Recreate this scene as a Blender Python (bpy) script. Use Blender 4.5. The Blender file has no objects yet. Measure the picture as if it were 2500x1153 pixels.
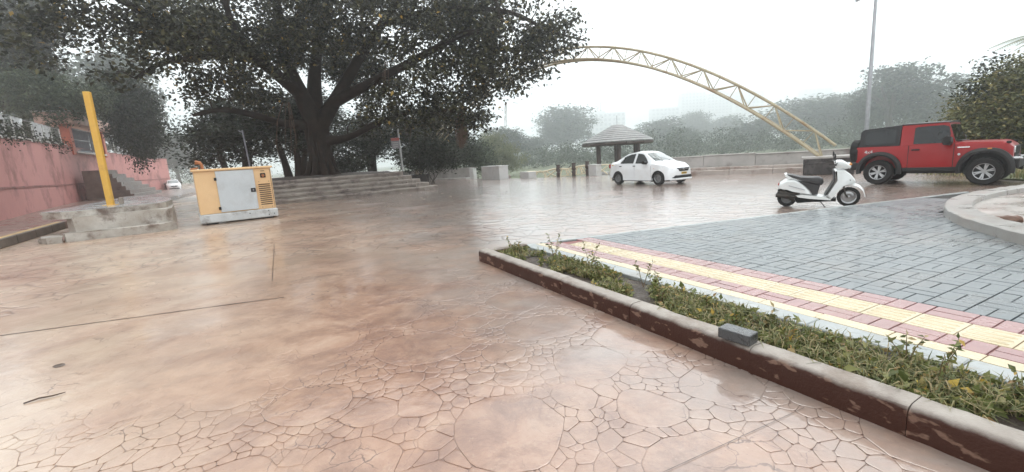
import bpy, bmesh, math, random
import numpy as np
from mathutils import Matrix, Vector
R_=math.radians
sc=bpy.context.scene
COL=sc.collection
# ---------------------------------------------------------------- camera
CAMH=1.62; PITCH=R_(9.85); ROLL=R_(-3.6); FPX=1100.0
cam_d=bpy.data.cameras.new('camera'); cam=bpy.data.objects.new('camera',cam_d); COL.objects.link(cam)
cam_d.sensor_width=36.0; cam_d.lens=36.0*FPX/2500.0; cam_d.clip_start=0.05; cam_d.clip_end=6000
CM=Matrix.Rotation(math.pi/2-PITCH,3,'X')@Matrix.Rotation(ROLL,3,'Z')
cam.matrix_world=Matrix.Translation((0,0,CAMH))@CM.to_4x4()
sc.camera=cam
# ---------------------------------------------------------------- world, sun, exposure
w=bpy.data.worlds.new('World'); sc.world=w; w.use_nodes=True
nt=w.node_tree; nt.nodes.clear()
SUN_EL=R_(58); SUN_AZ=R_(25)
sky=nt.nodes.new('ShaderNodeTexSky'); sky.sky_type='NISHITA'; sky.sun_disc=False
sky.sun_elevation=SUN_EL; sky.sun_rotation=SUN_AZ; sky.air_density=1.0; sky.dust_density=6.0; sky.ozone_density=1.0
hs=nt.nodes.new('ShaderNodeHueSaturation'); hs.inputs['Saturation'].default_value=0.12
mx=nt.nodes.new('ShaderNodeMix'); mx.data_type='RGBA'; mx.inputs[0].default_value=0.72
mx.inputs[7].default_value=(12.9,13.5,13.7,1)
bg=nt.nodes.new('ShaderNodeBackground'); bg.inputs['Strength'].default_value=0.11
ow=nt.nodes.new('ShaderNodeOutputWorld')
nt.links.new(sky.outputs[0],hs.inputs['Color']); nt.links.new(hs.outputs[0],mx.inputs[6])
nt.links.new(mx.outputs[2],bg.inputs['Color']); nt.links.new(bg.outputs[0],ow.inputs['Surface'])
sun_d=bpy.data.lights.new('sun','SUN'); sun=bpy.data.objects.new('sun',sun_d); COL.objects.link(sun)
sun_d.energy=0.6; sun_d.angle=R_(25); sun_d.color=(1,.97,.93)
# direction towards the sun: azimuth measured as in the sky node (clockwise from +Y)
sd=Vector((math.sin(SUN_AZ)*math.cos(SUN_EL),math.cos(SUN_AZ)*math.cos(SUN_EL),math.sin(SUN_EL)))
sun.rotation_euler=sd.to_track_quat('Z','Y').to_euler()
vs=sc.view_settings; vs.view_transform='Standard'; vs.look='None'; vs.gamma=1.0; vs.exposure=0.58; vs.use_curve_mapping=False
sc.render.engine='CYCLES'
cy=sc.cycles; cy.use_denoising=True; cy.max_bounces=6; cy.diffuse_bounces=3; cy.glossy_bounces=3; cy.transmission_bounces=4; cy.volume_bounces=3; cy.transparent_max_bounces=6
cy.sample_clamp_indirect=6.0; cy.use_adaptive_sampling=True; cy.adaptive_threshold=0.02

# ---------------------------------------------------------------- helpers
CMn=np.array(CM)
def ray(x,y): return CMn@np.array([(x-1250)/FPX,-(y-576.5)/FPX,-1.0])
def G(x,y,z=0.0):
    """point of the plane z that was surveyed at that place of the photograph"""
    d=ray(x,y); t=(z-CAMH)/d[2]; return Vector((d[0]*t,d[1]*t,z))
def AY(x,y,Y):
    d=ray(x,y); t=Y/d[1]; return Vector((d[0]*t,Y,CAMH+d[2]*t))
def lerp(a,b,t): return a+(b-a)*t
MATS={}
def N(nt,t,**k):
    n=nt.nodes.new(t)
    for a,b in k.items(): setattr(n,a,b)
    return n
def mat(name,c1,c2=None,scale=3.0,rough=.6,rough2=None,bump=0.0,bscale=30.0,metal=0.0,spec=.5,coat=0.0,detail=5.0,stain=None,stain_scale=1.0,stain_amt=.5,obj=False,trans=0.0,alpha=1.0,emit=None):
    """procedural principled material: two noise-mixed colours, optional stains, noise roughness and bump"""
    if name in MATS: return MATS[name]
    m=bpy.data.materials.new(name); m.use_nodes=True; nt=m.node_tree; L=nt.links.new
    b=nt.nodes['Principled BSDF']
    b.inputs['Metallic'].default_value=metal; b.inputs['Specular IOR Level'].default_value=spec
    b.inputs['Coat Weight'].default_value=coat; b.inputs['Coat Roughness'].default_value=.06
    b.inputs['Roughness'].default_value=rough
    if obj:
        tc=N(nt,'ShaderNodeTexCoord'); P=tc.outputs['Object']
    else:
        tc=N(nt,'ShaderNodeNewGeometry'); P=tc.outputs['Position']
    c2=c2 or tuple(x*.75 for x in c1)
    n1=N(nt,'ShaderNodeTexNoise'); n1.inputs['Scale'].default_value=scale; n1.inputs['Detail'].default_value=detail; n1.inputs['Roughness'].default_value=.6; L(P,n1.inputs['Vector'])
    r=N(nt,'ShaderNodeValToRGB'); r.color_ramp.elements[0].position=.32; r.color_ramp.elements[1].position=.68
    r.color_ramp.elements[0].color=(*c1,1); r.color_ramp.elements[1].color=(*c2,1); L(n1.outputs['Fac'],r.inputs['Fac'])
    col=r.outputs['Color']
    if stain:
        n3=N(nt,'ShaderNodeTexNoise'); n3.inputs['Scale'].default_value=stain_scale; n3.inputs['Detail'].default_value=8; n3.inputs['Roughness'].default_value=.7; L(P,n3.inputs['Vector'])
        r3=N(nt,'ShaderNodeValToRGB'); r3.color_ramp.elements[0].position=.5; r3.color_ramp.elements[1].position=.66
        r3.color_ramp.elements[0].color=(0,0,0,1); r3.color_ramp.elements[1].color=(stain_amt,)*3+(1,); L(n3.outputs['Fac'],r3.inputs['Fac'])
        mm=N(nt,'ShaderNodeMix',data_type='RGBA'); L(r3.outputs['Color'],mm.inputs[0]); L(col,mm.inputs[6]); mm.inputs[7].default_value=(*stain,1); col=mm.outputs[2]
    L(col,b.inputs['Base Color'])
    if rough2 is not None:
        mr=N(nt,'ShaderNodeMapRange'); L(n1.outputs['Fac'],mr.inputs['Value']); mr.inputs['From Min'].default_value=.3; mr.inputs['From Max'].default_value=.7
        mr.inputs['To Min'].default_value=rough; mr.inputs['To Max'].default_value=rough2; L(mr.outputs[0],b.inputs['Roughness'])
    if bump:
        n2=N(nt,'ShaderNodeTexNoise'); n2.inputs['Scale'].default_value=bscale; n2.inputs['Detail'].default_value=4; L(P,n2.inputs['Vector'])
        bp=N(nt,'ShaderNodeBump'); bp.inputs['Strength'].default_value=bump; bp.inputs['Distance'].default_value=.02; L(n2.outputs['Fac'],bp.inputs['Height']); L(bp.outputs[0],b.inputs['Normal'])
    if emit:
        b.inputs['Emission Color'].default_value=(*emit,1); b.inputs['Emission Strength'].default_value=1
    if trans: b.inputs['Transmission Weight'].default_value=trans
    if alpha<1: b.inputs['Alpha'].default_value=alpha
    MATS[name]=m; return m
def leafmat(name,cols,rough=.45,trans=.25,spec=.25):
    """leaf material: colour varies leaf by leaf, thin leaves let some light through"""
    m=bpy.data.materials.new(name); m.use_nodes=True; nt=m.node_tree; L=nt.links.new
    b=nt.nodes['Principled BSDF']; out=nt.nodes['Material Output']
    g=N(nt,'ShaderNodeNewGeometry'); r=N(nt,'ShaderNodeValToRGB'); L(g.outputs['Random Per Island'],r.inputs['Fac'])
    els=r.color_ramp.elements
    while len(els)<len(cols): els.new(.5)
    for e,(p,c) in zip(els,cols): e.position=p; e.color=(*c,1)
    L(r.outputs['Color'],b.inputs['Base Color']); b.inputs['Roughness'].default_value=rough; b.inputs['Specular IOR Level'].default_value=spec
    t=N(nt,'ShaderNodeBsdfTranslucent'); L(r.outputs['Color'],t.inputs['Color'])
    ms=N(nt,'ShaderNodeMixShader'); ms.inputs[0].default_value=trans; L(b.outputs[0],ms.inputs[1]); L(t.outputs[0],ms.inputs[2]); L(ms.outputs[0],out.inputs['Surface'])
    MATS[name]=m; return m

class MB:
    """collects shapes; build() links them as ONE mesh object"""
    def __init__(s): s.v=[]; s.f=[]
    def add(s,vs,fs):
        o=len(s.v); s.v+= [tuple(p) for p in vs]; s.f+=[tuple(i+o for i in f) for f in fs]; return s
    def box(s,c,d,rz=0.0,rx=0.0,ry=0.0,taper=1.0):
        M=Matrix.Rotation(rz,3,'Z')@Matrix.Rotation(ry,3,'Y')@Matrix.Rotation(rx,3,'X'); c=Vector(c); P=[]
        for z in (-.5,.5):
            k=taper if z>0 else 1.0
            for x,y in ((-.5,-.5),(.5,-.5),(.5,.5),(-.5,.5)): P.append(c+M@Vector((x*d[0]*k,y*d[1]*k,z*d[2])))
        return s.add(P,[(3,2,1,0),(4,5,6,7),(0,1,5,4),(1,2,6,5),(2,3,7,6),(3,0,4,7)])
    def prism(s,poly,z0,z1):
        n=len(poly); a=sum(poly[i][0]*poly[(i+1)%n][1]-poly[(i+1)%n][0]*poly[i][1] for i in range(n))
        if a<0: poly=poly[::-1]
        zf0=z0 if callable(z0) else (lambda x,y:z0); zf1=z1 if callable(z1) else (lambda x,y:z1)
        P=[(p[0],p[1],zf0(p[0],p[1])) for p in poly]+[(p[0],p[1],zf1(p[0],p[1])) for p in poly]
        return s.add(P,[tuple(range(n-1,-1,-1)),tuple(range(n,2*n))]+[(i,(i+1)%n,n+(i+1)%n,n+i) for i in range(n)])
    def loft(s,rings,caps=True,closed=True):
        n=len(rings[0]); P=[p for r in rings for p in r]; F=[]
        for k in range(len(rings)-1):
            for i in range(n if closed else n-1):
                j=(i+1)%n; F.append((k*n+i,k*n+j,(k+1)*n+j,(k+1)*n+i))
        if caps: F.append(tuple(range(n-1,-1,-1))); F.append(tuple((len(rings)-1)*n+i for i in range(n)))
        return s.add(P,F)
    def tube(s,pts,rad,n=8,caps=True):
        pts=[Vector(p) for p in pts]
        if not hasattr(rad,'__len__'): rad=[rad]*len(pts)
        rings=[]; u=None
        for i,p in enumerate(pts):
            t=(pts[min(i+1,len(pts)-1)]-pts[max(i-1,0)]); t=t.normalized() if t.length>1e-9 else Vector((0,0,1))
            if u is None: u=t.orthogonal().normalized()
            else:
                u=(u-t*u.dot(t)); u=u.normalized() if u.length>1e-6 else t.orthogonal().normalized()
            v=t.cross(u)
            rings.append([p+(u*math.cos(2*math.pi*k/n)+v*math.sin(2*math.pi*k/n))*rad[i] for k in range(n)])
        return s.loft(rings,caps)
    def lathe(s,prof,n=24,M=None,caps=False):
        M=M or Matrix.Identity(4); rings=[[M@Vector((r*math.cos(2*math.pi*k/n),r*math.sin(2*math.pi*k/n),z)) for k in range(n)] for r,z in prof]
        return s.loft(rings,caps)
    def quad(s,a,b,c,d): return s.add([a,b,c,d],[(0,1,2,3)])
    def mesh(s,name,bevel=0,smooth=None,seg=1,tri=False):
        me=bpy.data.meshes.new(name); me.from_pydata(s.v,[],s.f)
        bm=bmesh.new(); bm.from_mesh(me); bmesh.ops.recalc_face_normals(bm,faces=bm.faces)
        if bevel:
            es=[e for e in bm.edges if len(e.link_faces)==2 and e.calc_face_angle(0)>.5]
            bmesh.ops.bevel(bm,geom=es,offset=bevel,segments=seg,affect='EDGES',profile=.5,clamp_overlap=True)
        if smooth:
            for f in bm.faces: f.smooth=True
            for e in bm.edges:
                if len(e.link_faces)==2 and e.calc_face_angle(0)>smooth: e.smooth=False
        bm.to_mesh(me); bm.free(); return me
    def build(s,name,m,parent=None,bevel=0,smooth=None,seg=1):
        me=s.mesh(name,bevel,smooth,seg); return link(name,me,m,parent)
def link(name,me,m,parent=None,loc=None,rz=None):
    o=bpy.data.objects.new(name,me); COL.objects.link(o)
    if m is not None and not me.materials: me.materials.append(m)
    if parent is not None: o.parent=parent
    if loc is not None: o.location=loc
    if rz is not None: o.rotation_euler=(0,0,rz)
    return o
def tag(o,label,cat,group=None,kind=None):
    if label: o['label']=label
    if cat: o['category']=cat
    if group: o['group']=group
    if kind: o['kind']=kind
    return o
def struct(o): o['kind']='structure'; return o
def stuff(o): o['kind']='stuff'; return o
def thing(name,label,cat,loc=(0,0,0),rz=0,group=None):
    o=bpy.data.objects.new(name,None); COL.objects.link(o); o.empty_display_size=.2; o.location=loc; o.rotation_euler=(0,0,rz); return tag(o,label,cat,group)
def kids(o): return [c for c in COL.objects if c.parent==o]
def copy_tree(o,parent=None):
    ch=list(o.children)
    c=o.copy(); COL.objects.link(c); c.parent=parent
    for k in ch: copy_tree(k,c)
    return c
def B(name,c,d,m,parent,bevel=.01,rz=0,rx=0,ry=0,taper=1.0,seg=1): return MB().box(c,d,rz,rx,ry,taper).build(name,m,parent,bevel,seg=seg)
def clip(poly,a,b,c):
    """keep the part of a 2-D polygon with a*x+b*y<=c"""
    out=[]; n=len(poly)
    for i in range(n):
        p,q=poly[i],poly[(i+1)%n]; dp=a*p[0]+b*p[1]-c; dq=a*q[0]+b*q[1]-c
        if dp<=0: out.append(p)
        if (dp<0<dq) or (dq<0<dp):
            t=dp/(dp-dq); out.append((p[0]+(q[0]-p[0])*t,p[1]+(q[1]-p[1])*t))
    return out
def area(p): return .5*abs(sum(p[i][0]*p[(i+1)%len(p)][1]-p[(i+1)%len(p)][0]*p[i][1] for i in range(len(p))))
def vnoise(x,y,seed=0):
    """smooth 2-D value noise on arrays"""
    xi=np.floor(x).astype(int); yi=np.floor(y).astype(int); fx=x-xi; fy=y-yi; fx=fx*fx*(3-2*fx); fy=fy*fy*(3-2*fy)
    def h(a,b):
        n=(a*374761393+b*668265263+seed*1442695041)&0x7fffffff; n=((n^(n>>13))*1274126177)&0x7fffffff; return ((n^(n>>16))&0xffff)/65535.0
    return (h(xi,yi)*(1-fx)+h(xi+1,yi)*fx)*(1-fy)+(h(xi,yi+1)*(1-fx)+h(xi+1,yi+1)*fx)*fy
def fbm(x,y,o=4,seed=0):
    s=0;a=.5;t=0
    for k in range(o): s=s+a*vnoise(x*2**k,y*2**k,seed+k); t+=a; a*=.5
    return s/t
# ================================================================ GROUND
rng=np.random.default_rng(7); rnd=random.Random(11)
def ground_mat(name,cells):
    m=bpy.data.materials.new(name); m.use_nodes=True; nt=m.node_tree; L=nt.links.new; b=nt.nodes['Principled BSDF']
    g=N(nt,'ShaderNodeNewGeometry'); P=g.outputs['Position']
    def noise(s,d=5,r=.6,dist=0.0):
        n=N(nt,'ShaderNodeTexNoise'); n.inputs['Scale'].default_value=s; n.inputs['Detail'].default_value=d; n.inputs['Roughness'].default_value=r; n.inputs['Distortion'].default_value=dist; L(P,n.inputs['Vector']); return n.outputs['Fac']
    def ramp(f,*e):
        r=N(nt,'ShaderNodeValToRGB'); els=r.color_ramp.elements
        while len(els)<len(e): els.new(.5)
        for x,(p,c) in zip(els,e): x.position=p; x.color=(*c,1) if hasattr(c,'__len__') else (c,c,c,1)
        L(f,r.inputs['Fac']); return r.outputs['Color']
    def mixc(f,a,c):
        q=N(nt,'ShaderNodeMix',data_type='RGBA'); L(f,q.inputs[0]); L(a,q.inputs[6])
        if hasattr(c,'default_value'): L(c,q.inputs[7])
        else: q.inputs[7].default_value=(*c,1)
        return q.outputs[2]
    sy=N(nt,'ShaderNodeSeparateXYZ'); L(P,sy.inputs[0])
    kf=N(nt,'ShaderNodeMapRange',interpolation_type='SMOOTHSTEP'); L(sy.outputs['Y'],kf.inputs['Value']); kf.inputs['From Min'].default_value=4.6; kf.inputs['From Max'].default_value=8.4
    def sstep(v,a,c,top=1.0):
        q=N(nt,'ShaderNodeMapRange',interpolation_type='SMOOTHSTEP'); L(v,q.inputs['Value']); q.inputs['From Min'].default_value=a; q.inputs['From Max'].default_value=c; q.inputs['To Max'].default_value=top; return q.outputs[0]
    def mixf(a,c):
        q=N(nt,'ShaderNodeMix',data_type='FLOAT'); L(kf.outputs[0],q.inputs[0]); L(a,q.inputs[2]); L(c,q.inputs[3]); return q.outputs[0]
    base=ramp(noise(.55,6,.62),(.28,(.20,.085,.048)),(.5,(.325,.175,.108)),(.72,(.42,.28,.195)))
    fine=ramp(noise(3.2,8,.68,.6),(.36,(.125,.045,.024)),(.52,(.31,.165,.102)),(.70,(.45,.315,.225)))
    half=N(nt,'ShaderNodeValue'); half.outputs[0].default_value=.5
    col=mixc(half.outputs[0],base,fine)
    grime=ramp(noise(1.7,10,.74,.5),(.47,0.0),(.63,.85)); col=mixc(grime,col,(.15,.058,.031))
    # greyer, paler washed concrete; also puts the wet plaza's sky sheen into the colour
    dt0=N(nt,'ShaderNodeVectorMath',operation='DOT_PRODUCT'); L(P,dt0.inputs[0]); dt0.inputs[1].default_value=(.8846,.4664,0)
    ws=N(nt,'ShaderNodeMapRange',interpolation_type='SMOOTHSTEP'); L(dt0.outputs['Value'],ws.inputs['Value']); ws.inputs['From Min'].default_value=.3; ws.inputs['From Max'].default_value=2.7; ws.inputs['To Max'].default_value=1.0
    wm=N(nt,'ShaderNodeMath',operation='MULTIPLY'); L(ws.outputs[0],wm.inputs[0]); L(ramp(noise(.8,6,.65,.5),(.36,.25),(.6,.85)),wm.inputs[1]); col=mixc(wm.outputs[0],col,(.255,.215,.19))
    dp=mixf(sstep(dt0.outputs['Value'],1.2,-2.0),sstep(dt0.outputs['Value'],4.5,-2.0))
    dpm=N(nt,'ShaderNodeMath',operation='MULTIPLY'); L(dp,dpm.inputs[0]); L(ramp(noise(.7,7,.65,.4),(.34,.25),(.6,.9)),dpm.inputs[1]); col=mixc(dpm.outputs[0],col,(.47,.35,.255))   # settled pale silt
    if not cells:
        # fine shrinkage cracks and grit in the dried silt
        wv2=N(nt,'ShaderNodeTexNoise'); wv2.inputs['Scale'].default_value=4.0; wv2.inputs['Detail'].default_value=5; L(P,wv2.inputs['Vector'])
        ad2=N(nt,'ShaderNodeVectorMath',operation='MULTIPLY_ADD'); L(wv2.outputs['Color'],ad2.inputs[0]); ad2.inputs[1].default_value=(.35,.35,0); L(P,ad2.inputs[2])
        v2=N(nt,'ShaderNodeTexVoronoi',feature='DISTANCE_TO_EDGE'); v2.inputs['Scale'].default_value=3.1; L(ad2.outputs[0],v2.inputs['Vector'])
        line=ramp(v2.outputs['Distance'],(.004,1.0),(.014,0.0)); msk=ramp(noise(1.1,4,.6),(.50,0.0),(.60,.8))
        ml=N(nt,'ShaderNodeMath',operation='MULTIPLY'); L(line,ml.inputs[0]); L(msk,ml.inputs[1]); col=mixc(ml.outputs[0],col,(.07,.028,.016))
        grit=ramp(noise(55,3,.6),(.66,0.0),(.72,.55)); col=mixc(grit,col,(.10,.05,.032))
        pale=ramp(noise(22,6,.7,.4),(.60,0.0),(.72,.35)); col=mixc(pale,col,(.50,.38,.29))
    att=N(nt,'ShaderNodeAttribute'); att.attribute_name='dirt'
    attm=N(nt,'ShaderNodeMath',operation='MULTIPLY'); L(att.outputs['Fac'],attm.inputs[0]); L(ramp(noise(1.9,4,.6),(.38,.25),(.62,.9)),attm.inputs[1]); col=mixc(attm.outputs[0],col,(.080,.030,.017))
    L(col,b.inputs['Base Color'])
    b.inputs['Roughness'].default_value=.42
    # rain water stands deeper towards the planter kerb and over the open plaza (the yard falls that way)
    dt=N(nt,'ShaderNodeVectorMath',operation='DOT_PRODUCT'); L(P,dt.inputs[0]); dt.inputs[1].default_value=(.8846,.4664,0)
    fall=mixf(sstep(dt.outputs['Value'],-.6,3.2,.24),sstep(dt.outputs['Value'],2.2,5.5,.24))
    wat=N(nt,'ShaderNodeMath',operation='ADD'); L(noise(.42,4,.55,.4),wat.inputs[0]); L(fall,wat.inputs[1])
    film=ramp(wat.outputs[0],(.36,.55),(.62,1.0)); L(film,b.inputs['Coat Weight'])
    fr=mixf(ramp(wat.outputs[0],(.38,.30),(.54,.12),(.68,.035)),ramp(wat.outputs[0],(.38,.30),(.54,.20),(.68,.13))); L(fr,b.inputs['Coat Roughness']); b.inputs['Coat IOR'].default_value=1.6
    def bump(h,s,d,prev=None):
        q=N(nt,'ShaderNodeBump'); q.inputs['Strength'].default_value=s; q.inputs['Distance'].default_value=d; L(h,q.inputs['Height'])
        if prev is not None: L(prev,q.inputs['Normal'])
        return q.outputs[0]
    nr=bump(noise(7,5,.6,.5),.35,.02); nr=bump(noise(70,4,.7),.3,.005,nr)
    if cells:
        wv=N(nt,'ShaderNodeTexNoise'); wv.inputs['Scale'].default_value=1.5; L(P,wv.inputs['Vector'])
        ad=N(nt,'ShaderNodeVectorMath',operation='MULTIPLY_ADD'); L(wv.outputs['Color'],ad.inputs[0]); ad.inputs[1].default_value=(.5,.5,0); L(P,ad.inputs[2])
        v=N(nt,'ShaderNodeTexVoronoi',feature='DISTANCE_TO_EDGE'); v.inputs['Scale'].default_value=2.3; L(ad.outputs[0],v.inputs['Vector'])
        e=ramp(v.outputs['Distance'],(.0,0.0),(.10,1.0)); nr=bump(e,.55,.03,nr)
        L(mixc(ramp(v.outputs['Distance'],(.0,.6),(.05,0.0)),col,(.09,.045,.03)),b.inputs['Base Color'])
    L(nr,b.inputs['Normal']); cn=bump(noise(9,4,.6,.6),.22,.012); cn=bump(noise(1.1,2,.5),.04,.08,cn)
    if cells: cn=bump(e,.16,.02,cn)
    L(cn,b.inputs['Coat Normal']); MATS[name]=m; return m
M_PLAZA=ground_mat('wet_stamped_concrete',True); M_SILT=ground_mat('wet_red_silt',False)
M_GRASSLAND=mat('grassland',(.075,.095,.045),(.11,.12,.06),scale=.15,rough=.8)
terr=MB()
xs_=np.linspace(-1350,1350,28); ys_=np.concatenate([np.linspace(-90,200,30),np.linspace(240,1350,16)])
tv=[(float(x),float(y),-1.15-.35*float(fbm(np.array(x/30+50),np.array(y/30+50),3,5))) for y in ys_ for x in xs_]
terr.add(tv,[(j*28+i,j*28+i+1,(j+1)*28+i+1,(j+1)*28+i) for j in range(len(ys_)-1) for i in range(27)])
struct(terr.build('terrain',M_GRASSLAND,smooth=1.5))
FAR=[(-160,-60),(70,-60),(70,16),(26,17.5),(10.9,26.9),(8.0,30.5),(5.9,32.4),(.9,34.9),(-.6,37.2),(-2.2,39.3),(-9.2,43),(-22,62),(-34,150),(-160,150)]
gb=MB(); gb.prism(FAR,-1.4,0.0)
ground=struct(gb.build('ground',M_PLAZA))
# island frame: N across (away from the kerb), U along (towards the viewer)
ANG=R_(-62.2); U=Vector((math.cos(ANG),math.sin(ANG),0)); NN=Vector((-U.y,U.x,0))
def I(n,s,z=0.0): return Vector((NN.x*n+U.x*s,NN.y*n+U.y*s,z))
def toI(x,y): return x*NN.x+y*NN.y, x*U.x+y*U.y
# --- silt sheet over the stamped stones of the foreground
MX0,MX1,MY0,MY1=-6.6,3.0,1.0,8.6
def silt_z(x,y):
    x=np.asarray(x,float); y=np.asarray(y,float)
    n=fbm(x*.9+31,y*.9+17,4,3)
    c=(n-.5)*2.2+.30*(-x-1.1)+.30*(y-4.3)
    c=np.clip(c*.55+.27,0,1); c=c*c*(3-2*c)
    z=.0132+.0095*c+.003*(fbm(x*3.1,y*3.1,3,9)-.5)*c+.0055*np.clip((fbm(x*2.3+7,y*2.3+3,4,12)-.50)*3.2,0,1)*(1-c)
    e=np.clip(np.minimum(np.minimum(x-MX0,MX1-x),np.minimum(y-MY0,MY1-y))/1.0,0,1)
    return .0015+(z-.0015)*e*e*(3-2*e)
nx,ny=330,270
gx,gy=np.meshgrid(np.linspace(MX0,MX1,nx),np.linspace(MY0,MY1,ny))
gz=silt_z(gx,gy)
mb=MB(); mb.v=list(zip(gx.ravel().tolist(),gy.ravel().tolist(),gz.ravel().tolist()))
mb.f=[(j*nx+i,j*nx+i+1,(j+1)*nx+i+1,(j+1)*nx+i) for j in range(ny-1) for i in range(nx-1)]
me=bpy.data.meshes.new('silt'); me.from_pydata(mb.v,[],mb.f); me.polygons.foreach_set('use_smooth',[True]*len(me.polygons))
cov=np.clip((.0172-gz.ravel())/.003,0,1)*(np.minimum(np.minimum(gx-MX0,MX1-gx),np.minimum(gy-MY0,MY1-gy)).ravel()>1.0)
at=me.attributes.new('dirt','FLOAT','POINT'); at.data.foreach_set('value',cov.astype(np.float32))
silt=stuff(link('silt',me,M_SILT,ground))
# --- the stones: a power diagram of large flags ringed by small cobbles
SX0,SX1,SY0,SY1=-4.6,2.7,1.35,7.4
def inreg(x,y): 
    n,s=toI(x,y); return n<2.9
big=[]
for k in range(9000):
    x=rnd.uniform(SX0,SX1); y=rnd.uniform(SY0,SY1); r=rnd.choice([.28,.34,.40]) if k<400 else (rnd.choice([.14,.19,.24,.29]) if k<2500 else rnd.choice([.06,.08,.11]))
    if inreg(x,y) and all((x-a)**2+(y-b)**2>(r+c+(.03 if r>.12 else .012))**2 for a,b,c in big): big.append((x,y,r))
sm=[]; cellh={}
for k in range(60000):
    x=rnd.uniform(SX0,SX1); y=rnd.uniform(SY0,SY1)
    if not inreg(x,y): continue
    r=rnd.uniform(.026,.05)
    if any(abs(x-a)<c+r and abs(y-b)<c+r and (x-a)**2+(y-b)**2<(c+r*.85)**2 for a,b,c in big): continue
    ci,cj=int(x/.12),int(y/.12); ok=True
    for i in (-1,0,1):
        for j in (-1,0,1):
            for a,b,c in cellh.get((ci+i,cj+j),()):
                if (x-a)**2+(y-b)**2<((c+r)*.92)**2: ok=False
    if ok: cellh.setdefault((ci,cj),[]).append((x,y,r)); sm.append((x,y,r))
seeds=np.array(big+sm)
stones=[]
for i,(x,y,r) in enumerate(seeds):
    d=np.hypot(seeds[:,0]-x,seeds[:,1]-y); idx=np.where((d<r+seeds[:,2]+.22)&(d>0))[0]; idx=idx[np.argsort(d[idx])]
    R0=r+.16; p=[(x+R0*math.cos(a*math.pi/8),y+R0*math.sin(a*math.pi/8)) for a in range(16)]
    for j in idx[:60]:
        X,Y,Rj=seeds[j]; dx,dy=X-x,Y-y; dd=math.hypot(dx,dy)
        t=(dd*dd+r*r-Rj*Rj)/(2*dd); a,b=dx/dd,dy/dd
        p=clip(p,a,b,a*x+b*y+t-.0015)
        if len(p)<3: break
    if len(p)>=3 and area(p)>.0006: stones.append((p,r))
def chaikin(p):
    o=[]
    for i in range(len(p)):
        a,b=p[i],p[(i+1)%len(p)]
        if math.hypot(a[0]-b[0],a[1]-b[1])<.004: o.append(((a[0]+b[0])/2,(a[1]+b[1])/2)); continue
        o+= [(.86*a[0]+.14*b[0],.86*a[1]+.14*b[1]),(.14*a[0]+.86*b[0],.14*a[1]+.86*b[1])]
    return o
def warp(x,y):
    X,Y=np.array(x),np.array(y)
    return (x+.26*(float(fbm(X*1.7+5,Y*1.7+8,3,21))-.5)+.03*(float(vnoise(X*9,Y*9,4))-.5),y+.26*(float(fbm(X*1.7+25,Y*1.7+3,3,22))-.5)+.03*(float(vnoise(X*9+40,Y*9,4))-.5))
def stone_geo(mb,p,ox=0,oy=0):
    p=chaikin([warp(*q) for q in p]); cx=sum(a for a,b in p)/len(p); cy=sum(b for a,b in p)/len(p); tz=rnd.uniform(-.0009,.0009); rr=math.sqrt(area(p))
    k1=max(.6,1-.012/rr*1.2); n=len(p)
    rings=[]
    for k,z in ((1.0,-.004),(1.0,.0172),(lerp(1,k1,.2),.0179),(k1,.0181),(k1*.5,.0183)):
        rings.append([(cx+(a-cx)*k-ox,cy+(b-cy)*k-oy,z+(tz if z>0 else 0)) for a,b in p])
    o=len(mb.v); mb.loft(rings,caps=False); mb.v.append((cx-ox,cy-oy,.0184+tz)); c=len(mb.v)-1
    mb.f+=[(o+4*n+i,o+4*n+(i+1)%n,c) for i in range(n)]
stones.sort(key=lambda q:-area(q[0])/(q[0][0][0]**2+q[0][0][1]**2))
for p,r in stones[:300]:
    cx=sum(a for a,b in p)/len(p); cy=sum(b for a,b in p)/len(p)
    m_=MB(); stone_geo(m_,p,cx,cy); link('stone',m_.mesh('stone',smooth=1.0),M_SILT,ground,(cx,cy,0))
m_=MB()
for p,r in stones[300:]: stone_geo(m_,p)
stuff(m_.build('cobble_fill',M_SILT,ground,smooth=1.0))
# expansion joints sawn into the concrete
M_JOINT=mat('joint_dirt',(.035,.018,.012),(.06,.03,.02),scale=8,rough=.35)
def joint(a,b,wd=.012):
    m_=MB(); n=60; a=Vector(a); b=Vector(b); d=(b-a).normalized(); s=Vector((-d.y,d.x))*wd*.5; L_,R__=[],[]
    for i in range(n+1):
        p=a.lerp(b,i/n); z=float(silt_z(p.x,p.y)) if MX0<p.x<MX1 and MY0<p.y<MY1 else 0.0
        k=.6+.5*rnd.random(); z=max(z,.002)+.0035
        if z>.0 and p.x>-1.0 and p.y<5: z=max(z,.024)
        L_.append((p.x+s.x*k,p.y+s.y*k,z)); R__.append((p.x-s.x*k,p.y-s.y*k,z))
    m_.loft([L_,R__],caps=False,closed=False); m_.build('expansion_joint',M_JOINT,ground)
joint((-7.9,4.15),(-3.0,5.66),.024); joint((-5.45,10.2),(-3.62,6.56),.013); joint((.5,1.93),(1.7,2.49),.004)

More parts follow.
